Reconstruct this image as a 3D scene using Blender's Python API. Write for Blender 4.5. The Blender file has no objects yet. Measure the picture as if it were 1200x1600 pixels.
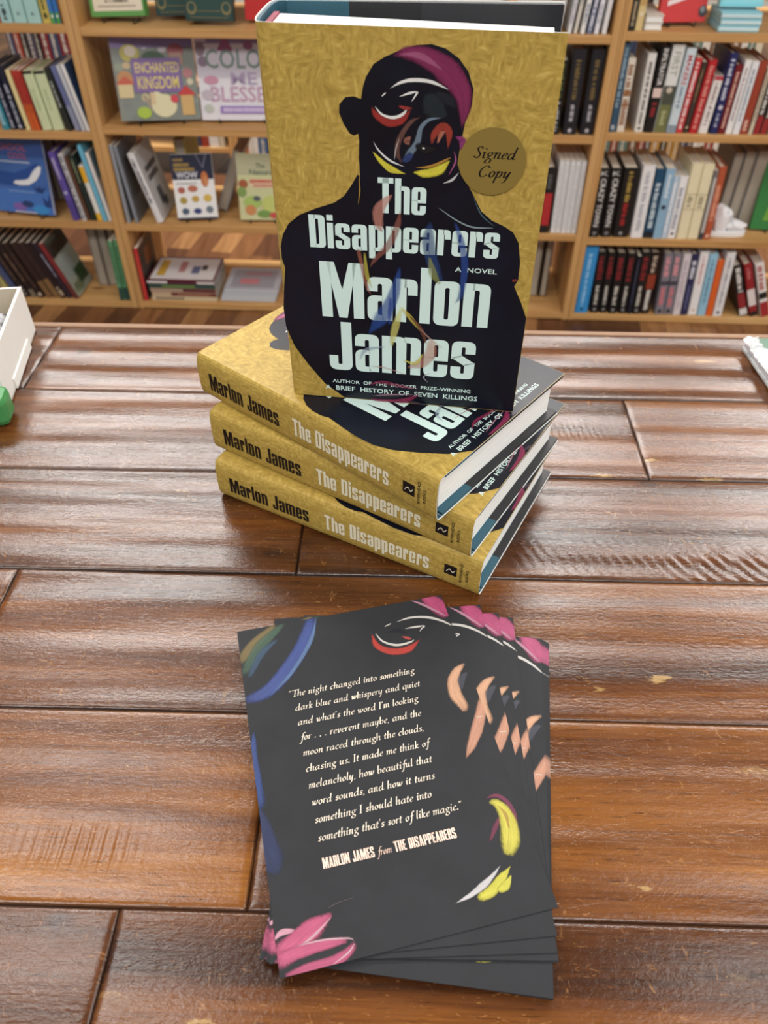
import bpy, bmesh, math, random
from mathutils import Vector, Matrix
random.seed(7)
scene = bpy.context.scene
COL = scene.collection
R = math.radians
TZ = 0.75                      # height of the table top above the floor

# ------------------------------------------------------------------ camera
cam_data = bpy.data.cameras.new('camera')
cam = bpy.data.objects.new('camera', cam_data)
COL.objects.link(cam)
FW = Vector((-0.01740793, 0.72502328, -0.68850432))
RT = Vector((0.99962673, 0.02712204, 0.00328636))
UP = Vector((-0.02105633, 0.68819011, 0.72522479))
M = Matrix((RT, UP, -FW)).transposed().to_4x4()
M.translation = Vector((0, 0, TZ + 0.44455642))
cam.matrix_world = M
cam_data.sensor_fit = 'VERTICAL'
cam_data.sensor_height = 36.0
cam_data.lens = 1217.34 / 1600 * 36.0
cam_data.clip_start = 0.02
cam_data.dof.use_dof = True
cam_data.dof.focus_distance = 0.525
cam_data.dof.aperture_fstop = 9.5
scene.camera = cam

# ------------------------------------------------------------------ light
scene.view_settings.view_transform = 'Standard'
scene.view_settings.look = 'None'
scene.view_settings.gamma = 1
scene.view_settings.use_curve_mapping = False
scene.view_settings.exposure = 0.0
world = bpy.data.worlds.new('world')
scene.world = world
world.use_nodes = True
world.node_tree.nodes['Background'].inputs[0].default_value = (0.97, 0.985, 1.0, 1)
world.node_tree.nodes['Background'].inputs[1].default_value = 0.34
def area(name, x, y, z, sx, sy, power, col=(1, 0.99, 0.965)):
    l = bpy.data.lights.new(name, 'AREA')
    l.shape = 'RECTANGLE'; l.size = sx; l.size_y = sy; l.energy = power; l.color = col
    o = bpy.data.objects.new(name, l); COL.objects.link(o)
    o.location = (x, y, z)
    return o
for x, y, sx, sy, p in [(-1.15, 2.60, 1.25, 0.55, 62), (0.40, 2.60, 1.25, 0.55, 62), (1.95, 2.60, 1.25, 0.55, 62),
                       (-0.95, 0.85, 0.8, 0.5, 14), (1.15, 0.45, 0.7, 0.5, 9),
                       (-1.4, -1.2, 1.25, 0.85, 38), (0.2, -1.2, 1.25, 0.85, 38), (1.8, -1.2, 1.25, 0.85, 38), (2.9, 0.7, 1.25, 0.85, 46)]:  # last entry is a fill added to brighten page edges and the box
    area('ceiling_and_fill_light', x, y, TZ + 1.93, sx, sy, p)

# ------------------------------------------------------------------ helpers
def lin(c):
    return tuple((v / 255 / 12.92) if v / 255 <= 0.04045 else ((v / 255 + 0.055) / 1.055) ** 2.4 for v in c)
_m = {}
def mat(rgb, rough=0.5, metal=0.0, spec=0.5, vary=0.0):
    key = (tuple(rgb), rough, metal, spec, vary)
    if key in _m: return _m[key]
    m = bpy.data.materials.new('paint'); m.use_nodes = True
    nt = m.node_tree; b = nt.nodes['Principled BSDF']
    c = lin(rgb) + (1,)
    b.inputs['Base Color'].default_value = c
    b.inputs['Roughness'].default_value = rough; b.inputs['Metallic'].default_value = metal
    b.inputs['Specular IOR Level'].default_value = spec
    if vary:
        tc = nt.nodes.new('ShaderNodeTexCoord'); n = nt.nodes.new('ShaderNodeTexNoise')
        n.inputs['Scale'].default_value = 60; n.inputs['Detail'].default_value = 4
        nt.links.new(tc.outputs['Object'], n.inputs['Vector'])
        hs = nt.nodes.new('ShaderNodeHueSaturation'); mr = nt.nodes.new('ShaderNodeMapRange')
        mr.inputs['To Min'].default_value = 1 - vary; mr.inputs['To Max'].default_value = 1 + vary
        nt.links.new(n.outputs['Fac'], mr.inputs['Value']); nt.links.new(mr.outputs['Result'], hs.inputs['Value'])
        hs.inputs['Color'].default_value = c
        nt.links.new(hs.outputs['Color'], b.inputs['Base Color'])
    _m[key] = m
    return m
def nodes(name):
    m = bpy.data.materials.new(name); m.use_nodes = True
    nt = m.node_tree
    return m, nt, nt.nodes['Principled BSDF']
def N(nt, typ, **kw):
    n = nt.nodes.new(typ)
    for k, v in kw.items():
        if k in n.inputs: n.inputs[k].default_value = v
        else: setattr(n, k, v)
    return n
def ramp(nt, stops):
    r = nt.nodes.new('ShaderNodeValToRGB')
    while len(r.color_ramp.elements) < len(stops): r.color_ramp.elements.new(0.5)
    for e, (p, c) in zip(r.color_ramp.elements, stops):
        e.position = p; e.color = lin(c) + (1,)
    return r
def mapped(nt, scale, rot=(0, 0, 0), coord='Object'):
    tc = nt.nodes.new('ShaderNodeTexCoord'); mp = nt.nodes.new('ShaderNodeMapping')
    mp.inputs['Scale'].default_value = scale; mp.inputs['Rotation'].default_value = rot
    nt.links.new(tc.outputs[coord], mp.inputs['Vector'])
    return mp

class MB:
    """collects faces with their own materials, then links them as one mesh object"""
    def __init__(s): s.v = []; s.f = []; s.fm = []; s.mats = []; s.uv = {}; s.fc = {}; s.smooth = set()
    def mi(s, m):
        if m not in s.mats: s.mats.append(m)
        return s.mats.index(m)
    def face(s, pts, m, uv=None, col=None, smooth=False):
        i = len(s.v); s.v += [tuple(p) for p in pts]
        s.f.append(tuple(range(i, i + len(pts)))); s.fm.append(s.mi(m))
        k = len(s.f) - 1
        if uv: s.uv[k] = uv
        if col: s.fc[k] = col
        if smooth: s.smooth.add(k)
    def mesh(s, verts, faces, m, smooth=False):
        i = len(s.v); s.v += [tuple(p) for p in verts]
        for f in faces:
            s.f.append(tuple(i + j for j in f)); s.fm.append(s.mi(m))
            if smooth: s.smooth.add(len(s.f) - 1)
    def box(s, x0, y0, z0, x1, y1, z1, m, T=None, bev=0.0):
        b = bev
        if b <= 0:
            V = [(x0,y0,z0),(x1,y0,z0),(x1,y1,z0),(x0,y1,z0),(x0,y0,z1),(x1,y0,z1),(x1,y1,z1),(x0,y1,z1)]
            F = [(0,3,2,1),(4,5,6,7),(0,1,5,4),(1,2,6,5),(2,3,7,6),(3,0,4,7)]
        else:
            bm = bmesh.new(); bmesh.ops.create_cube(bm, size=1)
            for v in bm.verts:
                v.co = Vector(((x0+x1)/2 + v.co.x*(x1-x0), (y0+y1)/2 + v.co.y*(y1-y0), (z0+z1)/2 + v.co.z*(z1-z0)))
            bmesh.ops.bevel(bm, geom=bm.edges[:], offset=b, segments=2, profile=0.5, affect='EDGES')
            bm.verts.index_update()
            V = [tuple(v.co) for v in bm.verts]; F = [tuple(v.index for v in f.verts) for f in bm.faces]; bm.free()
        if T: V = [tuple(T @ Vector(p)) for p in V]
        s.mesh(V, F, m)
    def tube(s, pts, r, m, n=8, cap=True):
        pts = [Vector(p) for p in pts]; V = []; F = []
        for i, p in enumerate(pts):
            d = (pts[min(i+1, len(pts)-1)] - pts[max(i-1, 0)]).normalized()
            a = d.orthogonal().normalized() if i == 0 else (a - d * a.dot(d)).normalized()
            b = d.cross(a); rr = r[i] if isinstance(r, (list, tuple)) else r
            for k in range(n):
                t = 2*math.pi*k/n; V.append(p + (a*math.cos(t) + b*math.sin(t))*rr)
        for i in range(len(pts)-1):
            for k in range(n):
                F.append((i*n+k, i*n+(k+1) % n, (i+1)*n+(k+1) % n, (i+1)*n+k))
        if cap: F += [tuple(reversed(range(n))), tuple((len(pts)-1)*n + k for k in range(n))]
        s.mesh(V, F, m, smooth=True)
    def build(s, name, parent=None, weld=False):
        me = bpy.data.meshes.new(name)
        me.from_pydata(s.v, [], s.f)
        for m in s.mats: me.materials.append(m)
        me.polygons.foreach_set('material_index', s.fm)
        if s.smooth: me.polygons.foreach_set('use_smooth', [i in s.smooth for i in range(len(s.f))])
        if s.uv:
            me.uv_layers.new(name='stroke'); me.color_attributes.new('tint', 'FLOAT_COLOR', 'CORNER')
            ul = me.uv_layers['stroke']; ca = me.color_attributes['tint']
            for k, p in enumerate(me.polygons):
                if k in s.uv:
                    for j, li in enumerate(p.loop_indices):
                        ul.data[li].uv = s.uv[k][j]; ca.data[li].color = s.fc[k]
        me.update()
        if weld:
            bm = bmesh.new(); bm.from_mesh(me); bmesh.ops.remove_doubles(bm, verts=bm.verts, dist=1e-6); bm.to_mesh(me); bm.free()
        o = bpy.data.objects.new(name, me); COL.objects.link(o)
        if parent: o.parent = parent
        return o
def tag(o, label, cat, group=None, kind=None):
    o['label'] = label; o['category'] = cat
    if group: o['group'] = group
    if kind: o['kind'] = kind
    return o
def thing(name, label, cat, loc=(0, 0, 0), rot=(0, 0, 0), group=None):
    o = bpy.data.objects.new(name, None); COL.objects.link(o)
    o.empty_display_size = 0.02
    o.location = loc; o.rotation_euler = rot
    return tag(o, label, cat, group)

# bookcase frame: slightly turned against the table
BY = R(-1.2); BO = Vector((0, 2.125, 0))
def B(x, y, z):                 # z given relative to the table top
    return Vector((BO.x + x*math.cos(BY) - y*math.sin(BY), BO.y + x*math.sin(BY) + y*math.cos(BY), TZ + z))

# ------------------------------------------------------------------ lettering
def rp(pts, n=5):
    """polygon with rounded corners: points (x, y) or (x, y, radius)"""
    out = []; L = len(pts)
    for i, p in enumerate(pts):
        if len(p) < 3 or p[2] <= 0: out.append((p[0], p[1])); continue
        a = Vector(pts[i-1][:2]); c = Vector(pts[(i+1) % L][:2]); b = Vector(p[:2]); r = p[2]
        u = (a-b); w = (c-b); r1 = min(r, u.length*0.98); r2 = min(r, w.length*0.98)
        s = b + u.normalized()*r1; e = b + w.normalized()*r2
        for k in range(n+1):
            t = k/n; q = s*(1-t)**2 + b*2*t*(1-t) + e*t*t; out.append((q.x, q.y))
    return out
def bar(x0, y0, x1, y1): return [(x0, y0), (x1, y0), (x1, y1), (x0, y1)]
def shift(ps, dx, dy=0): return [[(x+dx, y+dy) for x, y in p] for p in ps]
S_ = 0.178; X_ = 0.785; H_ = 0.115
def g_ring(W, X, y=0.0):
    s = S_; ro = 0.13; ri = 0.035
    o = rp([(0, y, ro), (W, y, ro), (W, X, ro), (0, X, ro)]); i = rp([(s, y+H_, ri), (W-s, y+H_, ri), (W-s, X-H_, ri), (s, X-H_, ri)])
    n = len(o)
    return [[o[k], o[(k+1) % n], i[(k+1) % n], i[k]] for k in range(n)]
def g_arch(W, X, legs=0.0, s=S_):
    return rp([(s*0.8, X), (W, X, 0.13), (W, legs), (W-s, legs), (W-s, X-H_, 0.035), (s*0.8, X-H_)])
def g_bowl(W, y0, y1, s=S_):
    return rp([(s*0.8, y1), (W, y1, 0.14), (W, y0, 0.14), (s*0.8, y0), (s*0.8, y0+H_), (W-s, y0+H_, 0.035), (W-s, y1-H_, 0.035), (s*0.8, y1-H_)])
def g_s(W, X):
    s = S_
    return [rp([(W, X*0.68), (W, X, 0.13), (0, X, 0.13), (0, X*0.52), (s, X*0.60), (s, X-H_, 0.03), (W-s, X-H_, 0.03), (W-s, X*0.68)]),
            rp([(0, X*0.33), (0, 0, 0.13), (W, 0, 0.13), (W, X*0.46), (W-s, X*0.40), (W-s, H_, 0.03), (s, H_, 0.03), (s, X*0.33)]),
            [(0, X*0.56), (W-s, X*0.36), (W, X*0.44), (s, X*0.64)]]
def bold(ch):
    """heavy condensed letters, cap height 1: (polygons, advance width)"""
    s, X = S_, X_; W = 0.43
    if ch == ' ': return [], 0.24
    if ch == 'o': return g_ring(0.43, X+.01, -.01), 0.43
    if ch == 'n': return [bar(0, 0, s, X), g_arch(0.44, X)], 0.44
    if ch == 'h': return [bar(0, 0, s, 1), g_arch(0.44, X)], 0.44
    if ch == 'm': return [bar(0, 0, s, X), g_arch(0.435, X)] + shift([g_arch(0.435, X)], 0.435-s), 0.435*2-s
    if ch == 'r': return [bar(0, 0, s, X), rp([(s*.8, X), (0.36, X, .12), (.36, .5), (.36-s*.9, .5), (.36-s*.9, X-H_-.02, .03), (s*.8, X-H_-.05)])], 0.35
    if ch == 'i': return [bar(0, 0, s, X), bar(0, X+.07, s, 1.02)], s
    if ch == 'l': return [bar(0, 0, s, 1)], s
    if ch == 'p': return [bar(0, -.23, s, X), g_bowl(0.43, 0, X)], 0.43
    if ch == 's': return g_s(0.42, X), 0.42
    if ch == 'e':
        return [rp([(0, .42), (0, 0, .13), (W, 0, .13), (W, .27), (W-s, .27), (W-s, H_, .035), (s, H_, .035), (s, .42)]),
                rp([(0, .40), (0, X, .13), (W, X, .13), (W, .345), (s*.9, .345), (s*.9, .345+.085), (W-s, .345+.085), (W-s, X-H_, .035), (s, X-H_, .035), (s, .40)])], W
    if ch == 'a':
        return [rp([(0, .53), (0, X, .13), (W, X, .13), (W, 0), (W-s, 0), (W-s, X-H_, .035), (s, X-H_, .035), (s, .53)]),
                rp([(W-s+.01, .46), (.0, .46, .13), (0, -.01, .13), (W-s*.8, -.01), (W-s+.01, H_*.9), (s, H_*.9, .03), (s, .36, .03), (W-s+.01, .36)])], W
    # capitals
    W = 0.46; q = S_*1.05
    if ch == 'T': return [bar(0, 1-.15, W, 1), bar(W/2-q/2, 0, W/2+q/2, 1)], W
    if ch == 'D': return [bar(0, 0, q, 1), g_bowl(W, 0, 1, q)], W
    if ch == 'M': return [[(0, 0), (.185, 0), (.185, .62), (.185, 1), (0, 1)], [(.55, 0), (.735, 0), (.735, 1), (.55, 1)], [(.12, 1), (.245, 1), (.3675, .52), (.49, 1), (.615, 1), (.44, 0), (.295, 0)]], 0.735
    if ch == 'J': return [rp([(.42, 1), (.42-q, 1), (.42-q, H_, .03), (s*.9, H_, .03), (s*.9, .3), (0, .3), (0, -.01, .14), (.42, -.01, .14)])], 0.42
    if ch == 'A': return [[(0, 0), (q*.9, 0), (.29, .9), (.29, 1), (.15, 1)], [(.5, 0), (.5-q*.9, 0), (.21, .9), (.21, 1), (.35, 1)], bar(.1, .2, .4, .32)], 0.5
    if ch == 'R': return [bar(0, 0, q, 1), g_bowl(W, .42, 1, q), [(W-q, 0), (W, 0), (W, .44), (W-q, .48)]], W
    if ch == 'P': return [bar(0, 0, q, 1), g_bowl(W, .38, 1, q)], W
    if ch == 'L': return [bar(0, 0, q, 1), bar(0, 0, .38, .14)], .38
    if ch == 'O': return g_ring(W, 1.0), W
    if ch == 'N': return [bar(0, 0, q*.8, 1), bar(.5-q*.8, 0, .5, 1), [(0, 1), (q*.95, 1), (.5, 0), (.5-q*.95, 0)]], .5
    if ch == 'E': return [bar(0, 0, q, 1), bar(0, 0, .38, .14), bar(0, .86, .38, 1), bar(0, .44, .34, .57)], .38
    if ch == 'S': return g_s(W, 1.0), W
    if ch == 'H': return [bar(0, 0, q, 1), bar(W-q, 0, W, 1), bar(0, .44, W, .57)], W
    if ch == 'I': return [bar(0, 0, q, 1)], q
    return [bar(0, 0, .3, 1)], .3
def bold_text(txt, gap=0.055):
    out = []; x = 0
    for ch in txt:
        ps, w = bold(ch); out += shift(ps, x); x += w + gap
    return out, x - gap

# italic hand of a broad pen, x-height 1
GI = {
'a': ([[(.62,.9),(.4,1),(.12,.7),(.05,.3),(.2,0),(.42,.15),(.62,.6)],[(.66,1),(.6,.3),(.68,.02),(.85,.15)]],.86),
'b': ([[(.14,1.9),(.08,.6),(.1,.1),(.3,0),(.55,.25),(.6,.65),(.45,.98),(.15,.7)]],.70),
'c': ([[(.55,.85),(.38,1),(.12,.7),(.06,.3),(.22,0),(.5,.15)]],.60),
'd': ([[(.62,.9),(.4,1),(.12,.7),(.05,.3),(.2,0),(.42,.15),(.62,.6)],[(.72,1.9),(.62,.4),(.68,.02),(.85,.15)]],.86),
'e': ([[(.1,.45),(.4,.6),(.52,.82),(.38,1),(.12,.7),(.06,.3),(.22,0),(.5,.18)]],.58),
'f': ([[(.78,1.78),(.62,1.93),(.45,1.6),(.32,.5),(.2,-.4),(.05,-.8),(-.12,-.7)],[(.12,.95),(.62,.98)]],.52),
'g': ([[(.58,.9),(.38,1),(.12,.78),(.12,.52),(.3,.38),(.52,.55),(.55,.85)],[(.3,.38),(.15,.18),(.4,.02),(.6,-.2),(.5,-.6),(.2,-.7),(.0,-.5),(.1,-.2),(.35,-.02)],[(.58,.9),(.78,.98)]],.74),
'h': ([[(.16,1.9),(.08,0)],[(.1,.5),(.3,.9),(.5,1),(.58,.8),(.52,.3),(.58,.02),(.75,.15)]],.78),
'i': ([[(.0,.8),(.16,.98),(.12,.3),(.18,.02),(.35,.15)],[(.17,1.52),(.27,1.39)]],.38),
'k': ([[(.16,1.9),(.08,0)],[(.1,.5),(.4,.98),(.5,.8),(.2,.5),(.45,.08),(.7,.12)]],.70),
'l': ([[(.19,1.9),(.1,.3),(.16,.02),(.33,.15)]],.36),
'm': ([[(0,.8),(.15,.98),(.08,0)],[(.1,.5),(.3,.9),(.46,1),(.52,.8),(.46,0)],[(.48,.5),(.68,.9),(.84,1),(.92,.8),(.86,.3),(.92,.02),(1.08,.15)]],1.12),
'n': ([[(0,.8),(.15,.98),(.08,0)],[(.1,.5),(.3,.9),(.5,1),(.56,.8),(.5,.3),(.56,.02),(.72,.15)]],.77),
'o': ([[(.36,1),(.1,.75),(.06,.3),(.24,0),(.5,.25),(.54,.7),(.36,1)]],.64),
'p': ([[(0,.8),(.17,.98),(.08,0),(.02,-.85)],[(.1,.5),(.3,.92),(.5,.98),(.6,.65),(.5,.2),(.28,0),(.1,.12)]],.72),
'q': ([[(.62,.9),(.4,1),(.12,.7),(.05,.3),(.2,0),(.42,.15),(.62,.6)],[(.68,1),(.56,-.85)]],.78),
'r': ([[(0,.8),(.15,.98),(.08,0)],[(.1,.5),(.3,.9),(.5,.98)]],.52),
's': ([[(.48,.85),(.32,1),(.14,.8),(.25,.55),(.42,.3),(.3,.02),(.05,.15)]],.53),
't': ([[(.25,1.4),(.12,.3),(.2,.02),(.4,.15)],[(.0,.95),(.42,.98)]],.45),
'u': ([[(0,.8),(.15,.98),(.1,.3),(.2,.02),(.42,.3),(.6,.95)],[(.62,1),(.54,.3),(.62,.02),(.78,.15)]],.82),
'v': ([[(.02,.85),(.15,.98),(.22,.02),(.5,.5),(.55,.98)]],.64),
'w': ([[(.02,.85),(.15,.98),(.2,.02),(.45,.6),(.5,.98),(.52,.02),(.85,.5),(.9,.98)]],1.0),
'y': ([[(0,.8),(.15,.98),(.1,.3),(.2,.02),(.42,.3),(.6,.95)],[(.62,1),(.5,.1),(.35,-.6),(.1,-.8)]],.78),
'T': ([[(.05,1.6),(.2,1.78),(.98,1.78),(1.04,1.65)],[(.6,1.78),(.5,.05)],[(.35,0),(.7,0)]],.95),
'I': ([[(.22,1.78),(.15,0)],[(.02,0),(.3,0)],[(.08,1.78),(.36,1.78)]],.42),
'S': ([[(.85,1.5),(.6,1.8),(.3,1.55),(.45,1.1),(.75,.6),(.5,.0),(.1,.3)]],.95),
'C': ([[(1.0,1.5),(.7,1.8),(.25,1.4),(.1,.6),(.4,0),(.8,.2),(.9,.4)]],1.08),
"'": ([[(.1,1.8),(.12,1.65),(.02,1.45)]],.22),
'<': ([[(.12,1.82),(.03,1.62),(.06,1.48)],[(.34,1.82),(.25,1.62),(.28,1.48)]],.48),
'>': ([[(.1,1.8),(.12,1.65),(.02,1.45)],[(.32,1.8),(.34,1.65),(.24,1.45)]],.45),
'.': ([[(.02,.18),(.14,.03)]],.30), ',': ([[(.1,.08),(.08,-.1),(0,-.25)]],.26), ' ': ([], .42)}
def catmull(P, n=6):
    P = [Vector(p) for p in P]
    if len(P) == 2: return [P[0].lerp(P[1], k/2) for k in range(3)]
    out = []
    for i in range(len(P)-1):
        a = P[i-1] if i else P[0]*2-P[1]; b = P[i]; c = P[i+1]; d = P[i+2] if i+2 < len(P) else P[-1]*2-P[-2]
        for k in range(n):
            t = k/n
            out.append(0.5*((2*b) + (c-a)*t + (2*a-5*b+4*c-d)*t*t + (3*b-a-3*c+d)*t**3))
    out.append(P[-1])
    return out
def italic_text(txt, nib=0.2, thin=0.055, ang=40, slant=0.17, n=5):
    quads = []; x = 0
    nv = Vector((math.cos(R(ang)), math.sin(R(ang))))*nib/2
    for ch in txt:
        st, w = GI[ch]
        for pl in st:
            c = catmull(pl, n)
            for a, b in zip(c, c[1:]):
                d = (b-a)
                if d.length < 1e-6: continue
                d.normalize(); pr = Vector((-d.y, d.x))
                h = nv if nv.dot(pr) >= 0 else -nv
                off = h + pr*thin/2
                e = d*0.02
                q = [a-off-e, b-off+e, b+off+e, a+off-e]
                quads.append([(p.x + x + p.y*slant, p.y) for p in q])
        x += w + 0.10
    return quads, x
_fc = {}
def plain_text(txt):
    """letters of the built-in font as polygons, size 1, with their bounding box"""
    if txt in _fc: return _fc[txt]
    cu = bpy.data.curves.new('lettering', 'FONT'); cu.body = txt; cu.resolution_u = 2; cu.offset = 0.012
    ob = bpy.data.objects.new('lettering', cu)
    me = bpy.data.meshes.new_from_object(ob)
    V = [(v.co.x, v.co.y) for v in me.vertices]; F = [tuple(p.vertices) for p in me.polygons]
    bpy.data.objects.remove(ob); bpy.data.curves.remove(cu); bpy.data.meshes.remove(me)
    xs = [v[0] for v in V]; ys = [v[1] for v in V]
    _fc[txt] = (V, F, (min(xs), min(ys), max(xs), max(ys)))
    return _fc[txt]
def put_plain(mb, txt, P, w, h, m):
    """plain text filling a w x h box; P maps (u, v) of that box to a point"""
    V, F, (x0, y0, x1, y1) = plain_text(txt)
    mb.mesh([P((x-x0)/(x1-x0)*w, (y-y0)/(y1-y0)*h) for x, y in V], F, m)
def put_polys(mb, polys, P, m):
    for p in polys: mb.face([P(*q) for q in p], m)

def clip_poly(pts, box):
    """clip [(x, y, u, v)] against a rectangle"""
    x0, y0, x1, y1 = box
    for ax, lim, sg in ((0, x0, 1), (0, x1, -1), (1, y0, 1), (1, y1, -1)):
        out = []
        for i, p in enumerate(pts):
            q = pts[i-1]; dp = (p[ax]-lim)*sg; dq = (q[ax]-lim)*sg
            if (dp >= 0) != (dq >= 0):
                t = dq/(dq-dp); out.append(tuple(a+(b-a)*t for a, b in zip(q, p)))
            if dp >= 0: out.append(p)
        pts = out
        if len(pts) < 3: return []
    return pts
def put_stroke(mb, pts, ws, col, op, P, box, m, n=7):
    """a brush stroke along pts (mm) with widths ws (mm) as a strip of quads"""
    c = catmull(pts, n); k = len(c)
    L = [0]
    for a, b in zip(c, c[1:]): L.append(L[-1] + (b-a).length)
    def width(t):
        f = t*(len(ws)-1); i = min(int(f), len(ws)-2); r = f-i
        r = r*r*(3-2*r)
        return ws[i]*(1-r) + ws[i+1]*r
    rows = []
    for i, p in enumerate(c):
        d = c[min(i+1, k-1)] - c[max(i-1, 0)]; d.normalize()
        w = width(i/(k-1))*0.56; pr = Vector((-d.y, d.x))
        rows.append((p - pr*w, p + pr*w, L[i]/L[-1]))
    hs = (sum(pts[0]) * 0.137) % 1.0
    colr = lin(col) + (op,)
    for (a0, a1, ua), (b0, b1, ub) in zip(rows, rows[1:]):
        q = clip_poly([(a0.x, a0.y, ua, 0), (b0.x, b0.y, ub, 0), (b1.x, b1.y, ub, 1), (a1.x, a1.y, ua, 1)], box)
        if q: mb.face([P(x, y) for x, y, _, _ in q], m, uv=[(u, v) for _, _, u, v in q], col=colr)

SILHOUETTE = [(56.1,55.1),(52.5,54.7),(53.6,52.3),(52.7,50.0),(47.7,46.6),(42.0,44.4),(37.8,44.6),(34.0,48.1),(33.3,52.6),(34.6,56.7),(28.2,57.9),(23.7,59.5),(17.3,63.7),(13.8,69.5),(10.1,78.2),(7.8,86.0),(7.1,93.7),(8.8,100.9),(13.1,108.0),(19.1,113.2),(27.2,116.5),(35.6,116.2),(43.9,113.3),(51.1,112.3),(60.1,111.1),(66.2,110.6),(72.2,113.0),(77.0,117.0),(82.1,120.2),(87.7,122.6),(80.5,119.4),(85.6,122.2),(92.3,126.2),(97.5,132.8),(100.4,140.0),(103.9,145.9),(110.3,149.9),(123.0,152.3),(133.9,152.5),(138.9,150.6),(150.0,156.3),(160.6,160.8),(236.2,160.8),(236.2,40.0),(225.0,26.0),(209.8,15.1),(195.0,6.3),(180.4,1.8),(166.0,1.4),(153.7,2.8),(136.8,5.3),(130.4,3.7),(122.5,3.8),(114.6,5.8),(107.1,10.2),(101.2,17.3),(96.5,27.7),(92.3,39.3),(88.0,45.2),(81.8,49.6),(75.1,53.6),(75.5,54.7),(92.4,54.3),(75.4,55.1),(66.0,54.7)]
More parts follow.
